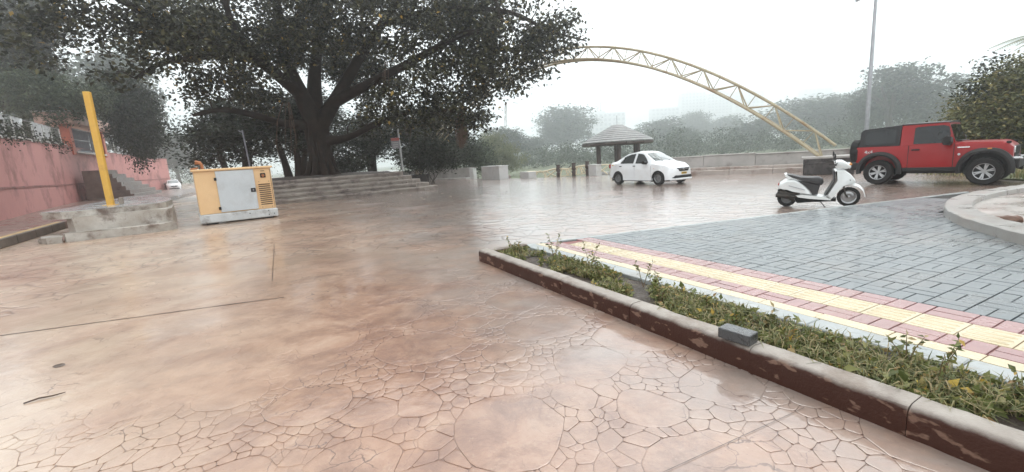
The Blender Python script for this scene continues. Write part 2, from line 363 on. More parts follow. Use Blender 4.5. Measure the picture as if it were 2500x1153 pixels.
# ================================================================ PAVEMENT ISLAND
M_BED=mat('paving_bed',(.03,.027,.025),(.05,.044,.04),scale=9,rough=.8,spec=.2)
def wetm(name,c1,c2,scale=6,rough=.16,r2=.34,bump=.08,bs=90,**k): return mat(name,c1,c2,scale=scale,rough=rough,rough2=r2,bump=bump,bscale=bs,coat=k.pop('coat',.2),**k)
M_GREY=wetm('grey_paver',(.10,.115,.122),(.155,.17,.178),scale=1.6,rough=.22,r2=.42,stain=(.2,.17,.145),stain_scale=.9,stain_amt=.35)
M_RED=wetm('red_paver',(.27,.135,.13),(.35,.19,.18),scale=2.6,stain=(.30,.19,.16),stain_scale=1.2,stain_amt=.5)
M_REDJ=mat('red_joint',(.17,.04,.036),(.22,.06,.052),scale=5,rough=.5)
M_YEL=wetm('yellow_paver',(.49,.40,.245),(.57,.48,.33),scale=2.5,stain=(.5,.42,.3),stain_scale=2,stain_amt=.4)
M_BAND=wetm('pale_concrete',(.25,.27,.27),(.36,.375,.37),scale=3,rough=.25,r2=.45,stain=(.2,.18,.15),stain_scale=2.5,stain_amt=.6)
ZP=.15
E0=Vector((.27,7.6)); E1=Vector((10.66,10.62)); ed=(E1-E0).normalized(); en=Vector((-ed.y,ed.x)); ec=en.dot(E0)   # en.p<=ec is inside
def edge_pt(n):  # where the line n=const meets the far edge
    # E0+t*ed has toI n
    n0,_=toI(*E0); n1,_=toI(E0.x+ed.x,E0.y+ed.y); t=(n-n0)/(n1-n0); return (E0.x+ed.x*t,E0.y+ed.y*t)
pl=[edge_pt(3.648),edge_pt(17.5),(19,9),(13,-5),tuple(I(3.648,2.6)[:2])]
pave=struct(MB().prism(pl,-.05,ZP-.024).build('pavement',M_BED))
# red/yellow strips get a mortar of their own colour
MB().prism([tuple(I(n,s)[:2]) for n,s in ((3.99,-6.4),(4.872,-6.15),(4.872,2.5),(3.99,2.5))],ZP-.0235,ZP-.012).build('mortar_bed',M_REDJ,pave)
def brick_poly(n0,n1,s0,s1,gap=.010):
    g=gap/2; p=[tuple(I(n,s)[:2]) for n,s in ((n0+g,s0+g),(n1-g,s0+g),(n1-g,s1-g),(n0+g,s1-g))]
    return p if all(en.x*a+en.y*b<=ec-.10 for a,b in p) else clip(p,en.x,en.y,ec-.10)
def paver_mesh(p,cx,cy,h=.05,name='paver'):
    m_=MB(); k=.004; c=Vector((cx,cy))
    q=[]
    for a in p:
        d=c-Vector(a); q.append(tuple(Vector(a)+d.normalized()*k*1.4))
    n=len(p); m_.loft([[(a-cx,b-cy,-h) for a,b in p],[(a-cx,b-cy,-.003) for a,b in p],[(a-cx,b-cy,0) for a,b in q]],caps=False); m_.f.append(tuple(range(2*n,3*n)))
    return m_.mesh(name)
share={}
def paver(name,n0,n1,s0,s1,m,gap=.010):
    p=brick_poly(n0,n1,s0,s1,gap)
    if len(p)<3 or area(p)<.002: return None
    full=abs(area(p)-(n1-n0-gap)*(s1-s0-gap))<1e-5
    cx=sum(a for a,b in p)/len(p); cy=sum(b for a,b in p)/len(p)
    key=(name,round(n1-n0,3),round(s1-s0,3))
    if full and key in share: me=share[key]
    else:
        me=paver_mesh(p,cx,cy,name=name); me.materials.append(m)
        if full: share[key]=me
    z=ZP+rnd.uniform(-.0018,.0018)
    return (name,me,Vector((cx,cy,z)),p)
def put(t):
    o=link(t[0],t[1],None,pave,t[2]); o.rotation_euler=(rnd.gauss(0,.0035),rnd.gauss(0,.0035),0); return o
s=-7.0
for k in range(20):   # yellow edging stones
    t=paver('yellow_paver',3.858,4.004,s,s+.5,M_YEL,.006); s+=.5
    if t: put(t)
C_=.27
for k in range(36):   # two red basket-weave strips
    s=-6.95+k*C_
    for n0,n1,ph in ((4.007,4.243,0),(4.597,4.866,0)):
        nm=(n0+n1)/2
        if (k+ph)%2: parts=((n0,n1,s,s+C_/2),(n0,n1,s+C_/2,s+C_))
        else: parts=((n0,nm,s,s+C_),(nm,n1,s,s+C_))
        for q in parts:
            t=paver('red_paver',*q,M_RED)
            if t: put(t)
def tactile(n0,n1,s0,s1):
    g=.003; p=brick_poly(n0,n1,s0,s1,.006)
    if len(p)!=4 or area(p)<.06: return
    key='tactile'; cx=sum(a for a,b in p)/4; cy=sum(b for a,b in p)/4
    if key not in share:
        me0=MB(); me=paver_mesh(p,cx,cy,name='tactile_tile'); me.materials.append(M_YEL); share[key]=me
        r_=MB(); ln=(s1-s0)*.80; wd=.034
        prof=[(-wd/2,0),(-wd/2+.008,.008),(wd/2-.008,.008),(wd/2,0)]
        rings=[]
        for e,kx in ((-.5,.5),(-.44,1),(.44,1),(.5,.5)):
            rings.append([tuple(NN*(a*kx)+U*(e*ln)+Vector((0,0,z*kx-.0005))) for a,z in prof])
        r_.loft(rings); share['rib']=r_.mesh('rib',smooth=.9); share['rib'].materials.append(M_YEL)
    o=link('tactile_tile',share[key],None,pave,(cx,cy,ZP+rnd.uniform(-.001,.001)))
    for j in range(4):
        off=NN*((j-1.5)*(n1-n0)*.235); link('rib',share['rib'],None,o,(off.x,off.y,0))
for k in range(30): tactile(4.246,4.594,-6.95+k*.3,-6.65+k*.3)
greys=[]
for i in range(30):
    for k in range(44):
        n0=4.869+i*C_; s=-7.6+k*C_
        c=I(n0+.135,s+.135)
        if c.x>14 or s>2.2: continue
        if (i+k)%2: parts=((n0,n0+C_,s,s+C_/2),(n0,n0+C_,s+C_/2,s+C_))
        else: parts=((n0,n0+C_/2,s,s+C_),(n0+C_/2,n0+C_,s,s+C_))
        for q in parts:
            t=paver('grey_paver',*q,M_GREY)
            if t: greys.append(t)
RIN=[(5.9,2.5),(6.12,4.2),(6.35,5.4),(6.62,6.1),(7.05,7.0),(7.75,7.95),(8.9,8.95),(10.4,9.75),(11.9,10.25),(14.5,10.9)]
def in_ring(x,y): # inside the round bed
    poly=RIN+[(20,10.9),(20,2.5)]
    c=False; j=len(poly)-1
    for i in range(len(poly)):
        if (poly[i][1]>y)!=(poly[j][1]>y) and x<(poly[j][0]-poly[i][0])*(y-poly[i][1])/(poly[j][1]-poly[i][1])+poly[i][0]: c=not c
        j=i
    return c
greys=[t for t in greys if not in_ring(t[2].x-.15,t[2].y-.1)]
def seen(t):
    v=CM.transposed()@(t[2]-Vector((0,0,CAMH))); 
    if v.z>-.2: return 0
    x=1250+FPX*v.x/-v.z; y=576.5-FPX*v.y/-v.z
    return (1 if -40<x<2560 and -40<y<1200 else 0)/((t[2].x**2+t[2].y**2)**1.5)
greys.sort(key=lambda t:-seen(t))
for t in greys[:300]: put(t)
m_=MB()
for t in greys[300:]:
    me=t[1]; Mx=Matrix.Translation(t[2])@Matrix.Rotation(rnd.gauss(0,.0035),4,'X')
    m_.add([Mx@v.co for v in me.vertices],[tuple(p.vertices) for p in me.polygons])
stuff(m_.build('grey_paver_field',M_GREY,pave))
# pale edging along the far side and the band behind the planter
a0=edge_pt(3.66); 
def offs(p,d): return (p[0]-en.x*d,p[1]-en.y*d)
e1=edge_pt(4.0); e2=edge_pt(14.6)
for k in range(12):
    t0,t1=k/12,(k+1)/12-.0006
    A=(lerp(e1[0],e2[0],t0),lerp(e1[1],e2[1],t0)); Bq=(lerp(e1[0],e2[0],t1),lerp(e1[1],e2[1],t1))
    MB().prism([A,Bq,offs(Bq,.095),offs(A,.095)],0.0,ZP+.002).build('edging_stone',M_BAND,pave,bevel=.008)
for k in range(10):
    s0=-6.55+k*.92; MB().prism([tuple(I(n,s_)[:2]) for n,s_ in ((3.64,s0),(3.853,s0),(3.853,s0+.914),(3.64,s0+.914))],-.05,ZP+.003).build('edging_stone',M_BAND,pave,bevel=.008)
# ---------------------------------------------------------------- planter
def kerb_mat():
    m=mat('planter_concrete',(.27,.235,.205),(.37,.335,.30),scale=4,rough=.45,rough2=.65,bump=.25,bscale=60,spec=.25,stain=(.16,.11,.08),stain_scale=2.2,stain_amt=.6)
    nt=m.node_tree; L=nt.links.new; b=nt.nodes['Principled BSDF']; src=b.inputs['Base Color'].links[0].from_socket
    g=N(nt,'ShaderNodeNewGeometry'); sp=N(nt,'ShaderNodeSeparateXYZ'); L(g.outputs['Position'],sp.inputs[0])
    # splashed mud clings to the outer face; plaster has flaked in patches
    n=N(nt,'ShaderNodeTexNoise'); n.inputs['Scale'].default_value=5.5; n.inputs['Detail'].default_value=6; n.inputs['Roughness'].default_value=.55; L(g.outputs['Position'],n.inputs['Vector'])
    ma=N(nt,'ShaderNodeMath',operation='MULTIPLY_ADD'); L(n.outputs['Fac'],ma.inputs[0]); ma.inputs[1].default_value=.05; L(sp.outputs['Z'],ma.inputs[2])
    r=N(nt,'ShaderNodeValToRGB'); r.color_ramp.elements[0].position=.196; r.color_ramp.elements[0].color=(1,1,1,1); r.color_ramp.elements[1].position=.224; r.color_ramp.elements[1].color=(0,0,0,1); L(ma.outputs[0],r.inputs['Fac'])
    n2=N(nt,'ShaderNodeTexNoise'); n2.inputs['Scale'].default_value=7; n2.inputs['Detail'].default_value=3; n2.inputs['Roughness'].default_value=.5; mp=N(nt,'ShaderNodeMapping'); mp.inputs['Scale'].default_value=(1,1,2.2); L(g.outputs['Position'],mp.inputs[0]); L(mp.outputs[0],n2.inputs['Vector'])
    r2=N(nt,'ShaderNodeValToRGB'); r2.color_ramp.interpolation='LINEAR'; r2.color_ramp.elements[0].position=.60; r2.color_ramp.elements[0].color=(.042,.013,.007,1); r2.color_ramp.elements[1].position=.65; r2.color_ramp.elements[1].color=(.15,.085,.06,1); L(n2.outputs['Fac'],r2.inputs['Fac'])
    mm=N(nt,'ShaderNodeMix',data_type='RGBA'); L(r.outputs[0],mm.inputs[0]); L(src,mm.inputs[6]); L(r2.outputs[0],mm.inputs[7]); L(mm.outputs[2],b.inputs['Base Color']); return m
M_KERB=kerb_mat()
pk=thing('planter','low concrete planter kerb with mud-splashed outer face along the paving','planter',I(2.9,-3,0))
def Ip(n,s,z,o): return I(n,s,z)-o
po=Vector(pk.location)
def kseg(n0,n1,s0,s1,name='kerb_stone'):
    m_=MB(); n=6; rings=[]
    for k in range(n+1):
        s_=lerp(s0,s1,k/n); j=[rnd.gauss(0,.003) for _ in range(6)]
        prof=[(n0+j[0],-.05),(n0+j[0],.155+j[1]),(n0+.012,.185+j[1]),(n0+.045,.203+j[2]),(n1-.02,.205+j[3]),(n1,.195+j[3]),(n1,-.05)]
        rings.append([Ip(a,s_,z,po) for a,z in prof])
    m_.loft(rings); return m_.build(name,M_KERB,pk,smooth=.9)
s=-6.52; lens=[1.35,.95,1.15,1.2,.9,.55,1.1,1.0,1.0]
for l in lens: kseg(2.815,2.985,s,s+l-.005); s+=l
m_=MB(); rings=[]
for k in range(6):   # far end wall of the planter
    n_=lerp(2.99,3.638,k/5); rings.append([Ip(n_,s_,z,po) for s_,z in ((-6.52,-.05),(-6.52,.17),(-6.50,.19),(-6.40,.19),(-6.37,.18),(-6.37,-.05))])
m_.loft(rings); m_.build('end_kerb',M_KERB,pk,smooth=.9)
M_SOIL=mat('wet_soil',(.03,.02,.014),(.055,.036,.024),scale=7,rough=.75,rough2=.45,bump=.9,bscale=35)
m_=MB(); n1_,n2_=14,150; sv=[]
for j in range(n2_):
    for i in range(n1_):
        n_=lerp(2.975,3.645,i/(n1_-1)); s_=lerp(-6.38,2.4,j/(n2_-1)); sv.append(I(n_,s_,.085+.05*float(fbm(np.array(n_*6+9),np.array(s_*6+40),3,2))))
m_.add(sv,[(j*n1_+i,j*n1_+i+1,(j+1)*n1_+i+1,(j+1)*n1_+i) for j in range(n2_-1) for i in range(n1_-1)])
struct(m_.build('soil',M_SOIL,smooth=1.5))
# spare paver lying on the kerb
M_DARK=mat('dark_paver',(.026,.027,.029),(.05,.052,.055),scale=14,rough=.2,rough2=.4,coat=.5,bump=.4,bscale=120)
c=I(2.865,-2.0,.247); blk=MB().box((0,0,0),(.235,.125,.08)).build('paving_block',M_DARK,None,bevel=.008,seg=2)
blk.location=c; blk.rotation_euler=(R_(1),R_(1),ANG+R_(7)); tag(blk,'loose dark grey paving block left on the planter kerb','paving block')
# ---------------------------------------------------------------- round raised bed at the right
M_RING=wetm('bed_concrete',(.25,.23,.21),(.36,.34,.32),scale=2.5,rough=.22,r2=.5,bump=.2,bs=50,stain=(.25,.18,.14),stain_scale=1.6,stain_amt=.5)
def smooth_path(P,n=6):
    out=[]; P=[Vector(p) for p in P]
    for i in range(len(P)-1):
        p0=P[max(i-1,0)];p1=P[i];p2=P[i+1];p3=P[min(i+2,len(P)-1)]
        for k in range(n):
            t=k/n; out.append(.5*((2*p1)+(-p0+p2)*t+(2*p0-5*p1+4*p2-p3)*t*t+(-p0+3*p1-3*p2+p3)*t**3))
    out.append(P[-1]); return out
rp=smooth_path([(x,y,0) for x,y in RIN],8)
bed=thing('raised_bed','rounded pale concrete kerb enclosing a bed beside the red vehicle','raised bed',(8.5,7.5,ZP))
rings=[]; ins=[]
for i,p in enumerate(rp):
    t=(rp[min(i+1,len(rp)-1)]-rp[max(i-1,0)]).normalized(); nrm=Vector((t.y,-t.x,0))
    q=p+nrm*.36; ins.append((q.x,q.y)); b0=Vector(bed.location); j=rnd.gauss(0,.004)
    prof=[(0,.0),(.0,.285+j),(.015,.302+j),(.345,.306-j),(.36,.295),(.36,.10)]
    rings.append([p+nrm*a+Vector((0,0,z))-b0 for a,z in prof])
m_=MB(); m_.loft(rings,caps=True); m_.build('kerb_ring',M_RING,bed,smooth=.7)
M_FILL=wetm('bed_fill',(.30,.26,.23),(.44,.40,.37),scale=1.8,rough=.12,r2=.5,bump=.5,bs=14,stain=(.2,.11,.08),stain_scale=1.1,stain_amt=.6)
fp=ins+[(20,10.6),(20,2.5)]
m_=MB(); m_.prism([(a-8.5,b-7.5) for a,b in fp],-.02,.055); m_.build('fill',M_FILL,bed)
M_ROCK=mat('brown_brick',(.10,.055,.035),(.17,.09,.06),scale=9,rough=.6,bump=.8,bscale=30,obj=True)
m_=MB(); rr_=[]
for k in range(9):
    a=k/8; sz=(.75+.25*math.sin(a*math.pi))
    rr_.append([(lerp(-.16,.16,a)+rnd.gauss(0,.006),.07*sz*math.cos(t)*1.1+rnd.gauss(0,.006),.06+.062*sz*math.sin(t)+rnd.gauss(0,.006)) for t in np.linspace(0,2*math.pi,9)[:-1]])
m_.loft(rr_); rk=m_.build('broken_brick',M_ROCK,None,smooth=.8); rk.location=(7.42,6.62,.19); rk.rotation_euler=(0,0,R_(-28)); tag(rk,'brown broken brick lump lying inside the rounded concrete bed','brick')
# ================================================================ STRUCTURES
M_STEP=mat('old_stone_steps',(.22,.185,.16),(.33,.29,.255),scale=2.2,rough=.55,rough2=.75,spec=.25,bump=.5,bscale=25,stain=(.07,.045,.05),stain_scale=1.3,stain_amt=.85)
M_CONC=mat('weathered_concrete',(.34,.32,.30),(.46,.43,.41),scale=1.2,rough=.5,rough2=.75,bump=.2,bscale=40,stain=(.13,.10,.085),stain_scale=.8,stain_amt=.7)
M_WHITE_C=mat('whitewashed_concrete',(.55,.54,.53),(.66,.65,.64),scale=1.5,rough=.6,bump=.15,bscale=30,stain=(.35,.31,.28),stain_scale=1.5,stain_amt=.5)
# ---- stepped plinth round the banyan
Pl=Vector((-11.76,23.0,0)); Pr=Vector((-4.33,27.78,0)); pd=(Pr-Pl).normalized(); pb=Vector((-pd.y,pd.x,0)); PLEN=(Pr-Pl).length
plinth=thing('stepped_plinth','long stained stone plinth with five steps under the big tree','stepped plinth',Pl)
def pq(a,b,z): return pd*a+pb*b+Vector((0,0,z))   # local to plinth
NS=5; RI=.238; TR=.36
for k in range(NS):
    m_=MB(); n=34; rings=[]; x1=PLEN-.40*k-.02
    for i in range(n+1):
        a=lerp(-2.4,x1,i/n); j=[rnd.gauss(0,.012) for _ in range(4)]
        f0=k*TR; zb=k*RI-(.1 if k==0 else .0)
        rings.append([pq(a,f0+.07,zb),pq(a,f0+.07,(k+1)*RI-.13+j[2]),pq(a,f0+j[0],(k+1)*RI-.12+j[2]),pq(a,f0+j[0],(k+1)*RI-.03+j[1]*.5),pq(a,f0+.04+j[0],(k+1)*RI+j[1]),pq(a,f0+.9 if k<4 else f0+9,(k+1)*RI+j[1]*.5),pq(a,f0+.9 if k<4 else f0+9,zb)])
    m_.loft(rings); st=m_.build('step',M_STEP,plinth,smooth=.6)
    # the flank of each course runs back from its end
    m_=MB(); m_.add([pq(x1-.9,k*TR,k*RI-.05),pq(x1+.02,k*TR+.02,k*RI-.05),pq(x1+.02,8.5,k*RI-.05),pq(x1-.9,8.5,k*RI-.05),pq(x1-.9,k*TR,(k+1)*RI-.006),pq(x1+.02,k*TR+.02,(k+1)*RI-.006),pq(x1+.02,8.5,(k+1)*RI-.006),pq(x1-.9,8.5,(k+1)*RI-.006)],[(3,2,1,0),(4,5,6,7),(0,1,5,4),(1,2,6,5),(2,3,7,6),(3,0,4,7)])
    m_.build('side_step',M_STEP,plinth,bevel=.03)
m_=MB(); top=[]
for j in range(10):
    for i in range(24):
        top.append(pq(lerp(-2.3,PLEN-2.0,i/23),lerp(TR*4+.25,8.7,j/9),NS*RI+.005+.14*float(fbm(np.array(i*.5),np.array(j*.6+3),3,8))*min(1,j/2)))
m_.add(top,[(j*24+i,j*24+i+1,(j+1)*24+i+1,(j+1)*24+i) for j in range(9) for i in range(23)]); m_.build('earth_top',M_SOIL,plinth,smooth=1.5)
# ---- left stone platform with the yellow post
M_PLAT=mat('platform_stone',(.30,.26,.22),(.48,.45,.41),scale=1.6,rough=.45,rough2=.65,bump=.5,bscale=22,stain=(.10,.06,.042),stain_scale=1.7,stain_amt=.9)
M_PTOP=wetm('wet_slab',(.30,.31,.31),(.42,.42,.41),scale=1.5,rough=.1,r2=.35,bump=.15,bs=15)
plat=thing('stone_platform','waist-high crumbling stone platform with overhanging slab, yellow post on top','stone platform',(-13.0,14.2,0))
po_=Vector(plat.location)
tp=[(-13.95,13.45),(-12.9,13.0),(-11.55,14.72),(-11.45,15.1),(-12.75,17.2),(-18.5,24.0),(-19.6,23.2),(-15.2,15.9)]
def shrink(p,k,c=None):
    cx=sum(a for a,b in p)/len(p); cy=sum(b for a,b in p)/len(p); return [(cx+(a-cx)*k,cy+(b-cy)*k) for a,b in p]
def rough_prism(poly,z0,z1,jit,seg=.35):
    P=[]
    n=len(poly)
    for i in range(n):
        a=Vector(poly[i]); b=Vector(poly[(i+1)%n]); k=max(1,int((b-a).length/seg))
        for j in range(k): q=a.lerp(b,j/k); P.append((q.x,q.y))
    m_=MB(); rings=[]
    for z,f in ((z0,0),(lerp(z0,z1,.5),1),(z1-.02,1),(z1,.6)):
        rings.append([(x+rnd.gauss(0,jit)*f,y+rnd.gauss(0,jit)*f,z+(rnd.gauss(0,jit*.5) if f==1 and z<z1-.03 else 0)) for x,y in P])
    m_.loft(rings); return m_
loc=lambda p:[(a-po_.x,b-po_.y) for a,b in p]
rough_prism(loc([(-13.05,13.3),(-12.75,13.16),(-11.25,14.5),(-11.2,15.0),(-12.6,17.0),(-18.4,23.8),(-19.3,23),(-14.9,15.9)]),-.05,.70,.02).build('retaining_wall',M_PLAT,plat,smooth=.6)
rough_prism(loc([(-13.0,13.02),(-12.85,12.95),(-11.0,14.35),(-10.95,14.75),(-11.3,14.8),(-13.0,13.3)]),-.05,.26,.02).build('base_course',M_PLAT,plat,smooth=.6)
rough_prism(loc(tp),.67,.87,.015).build('top_slab',M_PLAT,plat,smooth=.6)
m_=MB(); m_.prism(loc(shrink(tp,.985)),.872,.885); m_.build('wet_top',M_PTOP,plat)
rough_prism(loc([(-13.75,13.05),(-13.2,12.75),(-12.95,12.95),(-13.4,13.3)]),-.05,.2,.03,.2).build('footing_stone',M_PLAT,plat,smooth=.6)
M_YPOST=mat('yellow_post_paint',(.62,.34,.045),(.70,.42,.07),scale=3,rough=.4,rough2=.55,bump=.05,stain=(.45,.22,.05),stain_scale=3,stain_amt=.5)
yp=thing('yellow_post','tall square yellow painted post standing on the stone platform','post',(-13.48,15.35,.875),R_(20))
B('shaft',(0,0,1.85),(.175,.175,3.70),M_YPOST,yp,.012); B('base_plate',(0,0,.01),(.36,.36,.02),M_YPOST,yp,.004)
B('foot_lug',(.28,.05,.12),(.12,.14,.24),M_STEP,yp,.03)
# ---- footpath with yellow-painted kerb at the left
M_FOOT=wetm('footpath_slabs',(.17,.12,.10),(.24,.17,.145),scale=1.5,rough=.2,r2=.45)
struct(MB().prism([(-11,7),(-14.6,12.9),(-16.9,16.6),(-19.5,23.5),(-25,33),(-36,56),(-47,62.5),(-37,39.5),(-28,27.1),(-22.6,20),(-16.5,11.2)],-.02,.26).build('footpath',M_FOOT))
M_YK=mat('yellow_kerb_paint',(.50,.33,.10),(.58,.42,.2),scale=4,rough=.45,stain=(.2,.15,.1),stain_scale=2.5,stain_amt=.7)
M_KD=mat('dark_kerb',(.09,.075,.062),(.15,.125,.105),scale=3,rough=.5,bump=.3)
kb=thing('roadside_kerb','dark kerb with a yellow painted top strip beside the pink wall','kerb',(-14.5,12.7,0))
ka=Vector((-10.9,6.9,0)); kb_=Vector((-17.2,17.4,0)); kd=(kb_-ka).normalized(); kn=Vector((kd.y,-kd.x,0))
for i in range(8):
    a=ka.lerp(kb_,i/8)+kn*.02; b=ka.lerp(kb_,(i+1)/8)+kn*.02-kd*.01
    m_=MB(); m_.prism([tuple((p-kb.location)[:2]) for p in (a,b,b-kn*.30,a-kn*.30)],0,.27); m_.build('kerb_stone',M_KD,kb,bevel=.02)
    m_=MB(); m_.prism([tuple((p-kb.location)[:2]) for p in (a-kn*.06,b-kn*.06,b-kn*.26,a-kn*.26)],.268,.276); m_.build('paint_strip',M_YK,kb)
# ---- pink compound wall
M_PINK=mat('pink_plaster',(.48,.205,.19),(.55,.265,.245),scale=.8,rough=.55,rough2=.7,bump=.12,bscale=18,stain=(.16,.055,.045),stain_scale=.45,stain_amt=.75,detail=7)
M_PINKD=mat('dirty_pink_ledge',(.27,.10,.09),(.36,.15,.135),scale=1.0,rough=.6,stain=(.07,.035,.03),stain_scale=.8,stain_amt=.9)
WP=[(-16.2,10.2),(-22.6,20.0),(-28.0,27.1),(-36.7,39.4),(-42.5,51.0),(-46.6,61.3),(-47.6,64.5),(-49.8,66.5)]; WH=[3.7,3.95,4.3,4.75,4.6,4.4,4.4,4.4]
wall=thing('pink_wall','long pink plastered compound wall with a ledge line and dirt streaks','wall',(-28,27.1,0))
wo=Vector(wall.location)
def wall_strip(path,hs,th,z0s=None):
    m_=MB(); rings=[]
    for i,p in enumerate(path):
        a=Vector(path[max(i-1,0)]); b=Vector(path[min(i+1,len(path)-1)]); t=(b-a).normalized(); n=Vector((-t.y,t.x))
        z0=z0s[i] if z0s else -.1; P=Vector(p)
        f=(P.x-wo.x,P.y-wo.y); k=(P.x+n.x*th-wo.x,P.y+n.y*th-wo.y)
        rings.append([(f[0],f[1],z0),(f[0],f[1],hs[i]),(k[0],k[1],hs[i]),(k[0],k[1],z0)])
    m_.loft(rings); return m_
wp3=smooth_path([(a,b,h) for (a,b),h in zip(WP,WH)],5)
wall_strip([(p.x,p.y) for p in wp3],[p.z for p in wp3],.4).build('wall_face',M_PINK,wall,smooth=.5)
def wofs(pts,d):
    out=[]
    for i,p in enumerate(pts):
        t=(pts[min(i+1,len(pts)-1)]-pts[max(i-1,0)]).normalized(); out.append((p.x+t.y*d,p.y-t.x*d))
    return out
wall_strip(wofs(wp3,.05),[1.74]*len(wp3),.08,[1.66]*len(wp3)).build('ledge',M_PINKD,wall)
wall_strip(wofs(wp3,.04),[p.z+.07 for p in wp3],.48,[p.z-.005 for p in wp3]).build('coping',M_PINKD,wall)
# ---- stair against the wall
M_STAIR=mat('dark_wet_stone',(.10,.07,.06),(.17,.125,.105),scale=2,rough=.25,rough2=.5,bump=.3,bscale=20)
stair=thing('wall_staircase','dark wet stone stairs climbing beside the pink wall towards the gate','staircase',(-31,34,.2))
A0=Vector((-34.0,38.4)); A1=Vector((-39.2,48.4)); sdv=(A1-A0).normalized(); snv=Vector((sdv.y,-sdv.x))
for k in range(7):
    a=A0; b=A0.lerp(A1,1-k*.125); z0=.36*k; d=1.9-.24*k
    q=[a-snv*1.2,b-snv*1.2,b+snv*d,a+snv*d]
    MB().prism([(p.x+31,p.y-34) for p in q],z0-.02 if k else -.3,z0+.36).build('tread',M_STAIR,stair,bevel=.02)
# ---- gate house on the wall
M_ORANGE=mat('orange_red_pillar',(.46,.10,.05),(.52,.14,.08),scale=2,rough=.5,stain=(.25,.07,.04),stain_scale=1.5,stain_amt=.5)
M_PALEPINK=mat('pale_pink_plaster',(.52,.33,.27),(.60,.42,.36),scale=1.5,rough=.6,stain=(.25,.13,.10),stain_scale=1.2,stain_amt=.7)
M_METAL=mat('grey_gate_metal',(.20,.20,.23),(.28,.28,.31),scale=4,rough=.45,metal=.4)
M_TERRA=mat('terracotta',(.42,.15,.09),(.50,.21,.14),scale=3,rough=.6,bump=.3)
g0=Vector((-36.4,39.0)); g1=Vector((-40.2,46.4)); gd=(g1-g0).normalized(); gang=math.atan2(gd.y,gd.x)
gh=thing('gate_house','small pink gate house with red pillars and grey metal gate on the wall','gate house',(g0.x,g0.y,4.3),gang)
GL=(g1-g0).length
for x in (0,GL): B('pillar',(x,.2,1.1),(.62,.62,2.5),M_ORANGE,gh,.03)
B('threshold',(GL/2,.25,.06),(GL-.62,.9,.14),M_WHITE_C,gh,.02)
for i,(x0,x1) in enumerate(((.34,GL*.60),(GL*.63,GL-.34))):
    gt=thing('gate_leaf',None,None,(0,0,0)); gt.parent=gh; 
    del_=[gt]; bpy.data.objects.remove(gt)
    w_=x1-x0; m_=MB(); m_.box(((x0+x1)/2,.2,1.15),(w_,.03,2.05)); leaf=m_.build('gate_leaf',M_METAL,gh)
    for k in range(int(w_/.22)): B('bar',(x0+.12+k*.22,.165,1.15),(.035,.03,2.0),M_METAL,leaf,0)
    for z in (.25,1.2,2.1): B('rail',((x0+x1)/2,.155,z),(w_,.04,.07),M_METAL,leaf,0)
m_=MB(); m_.prism([(-1.3,-.7),(GL+.6,-.7),(GL+.6,1.6),(-1.3,1.6)],2.36,3.2); m_.build('fascia',M_PALEPINK,gh,bevel=.03)
m_=MB(); m_.prism([(-1.4,-.8),(1.5,-.8),(1.5,1.7),(-1.4,1.7)],3.202,3.32); m_.build('roof_slab',M_WHITE_C,gh,bevel=.02)
for k in range(10):
    m_=MB(); m_.box((-1.1+k*.27,-.1,3.55),(.25,1.6,.06),rx=R_(20)); m_.build('roof_tile',M_TERRA,gh,bevel=.01)
# ---- fence on the wall: posts with bent feet and sagging sheets
M_FPOST=mat('white_fence_post',(.50,.50,.48),(.6,.6,.58),scale=4,rough=.5)
M_SHEET=mat('grey_plastic_sheet',(.42,.43,.44),(.55,.56,.57),scale=3,rough=.35,rough2=.55,stain=(.2,.2,.19),stain_scale=1.5,stain_amt=.6)
def wall_at(t):
    i=min(int(t*(len(wp3)-1)),len(wp3)-2); f=t*(len(wp3)-1)-i; p=wp3[i].lerp(wp3[i+1],f); d=(wp3[i+1]-wp3[i]); d.z=0; return p,d.normalized()
def wall_fence(t0,t1,label,n,h,sheets):
    p0,_=wall_at(t0); f=thing('wall_fence',label,'fence',tuple(p0)); o=Vector(f.location)
    tops=[]
    for k in range(n+1):
        p,d=wall_at(lerp(t0,t1,k/n)); nv=Vector((d.y,-d.x,0)); base=p-nv*.2+Vector((0,0,.05))-o
        m_=MB(); m_.tube([base+nv*.28+Vector((0,0,-.02)),base+nv*.26+Vector((0,0,.1)),base+nv*.1+Vector((0,0,.16)),base+Vector((0,0,.22)),base+Vector((0,0,h))],.035,6); m_.build('post',M_FPOST,f)
        tops.append(base+Vector((0,0,h)))
        if k%2==0 and k<n:
            q,d2=wall_at(lerp(t0,t1,(k+.5)/n)); 
            m_=MB(); bb=q-nv*.2-o; m_.tube([bb+nv*.1+Vector((0,0,.02)),bb+nv*.12+Vector((0,0,.2)),bb-nv*.02+Vector((0,0,.3)),bb-nv*.1+Vector((0,0,.2))],.03,5); m_.build('hook',M_FPOST,f)
    for zz in (.15,.6,.97):
        m_=MB(); m_.tube([t-Vector((0,0,h*(1-zz))) for t in tops],.016,5); m_.build('wire',M_METAL,f)
    for k in range(n):
        if not sheets[k%len(sheets)]: continue
        a,b=tops[k],tops[k+1]; m_=MB(); nu,nv_=10,9; vs_=[]
        for j in range(nv_):
            for i in range(nu):
                u_=i/(nu-1); v_=j/(nv_-1); wdt=1-.55*v_*(.5+.5*math.sin(k*2.1)); p=a.lerp(b,.5+(u_-.5)*wdt)
                ln=h*(.75+.2*math.sin(k*1.7)); vs_.append(p+Vector((.05*math.sin(u_*17+k),.07*math.sin(u_*13+v_*3),-v_*ln*(1-.35*abs(u_-.5)*2))))
        m_.add(vs_,[(j*nu+i,j*nu+i+1,(j+1)*nu+i+1,(j+1)*nu+i) for j in range(nv_-1) for i in range(nu-1)]); m_.build('sheet',M_SHEET,f,smooth=2)
    return f
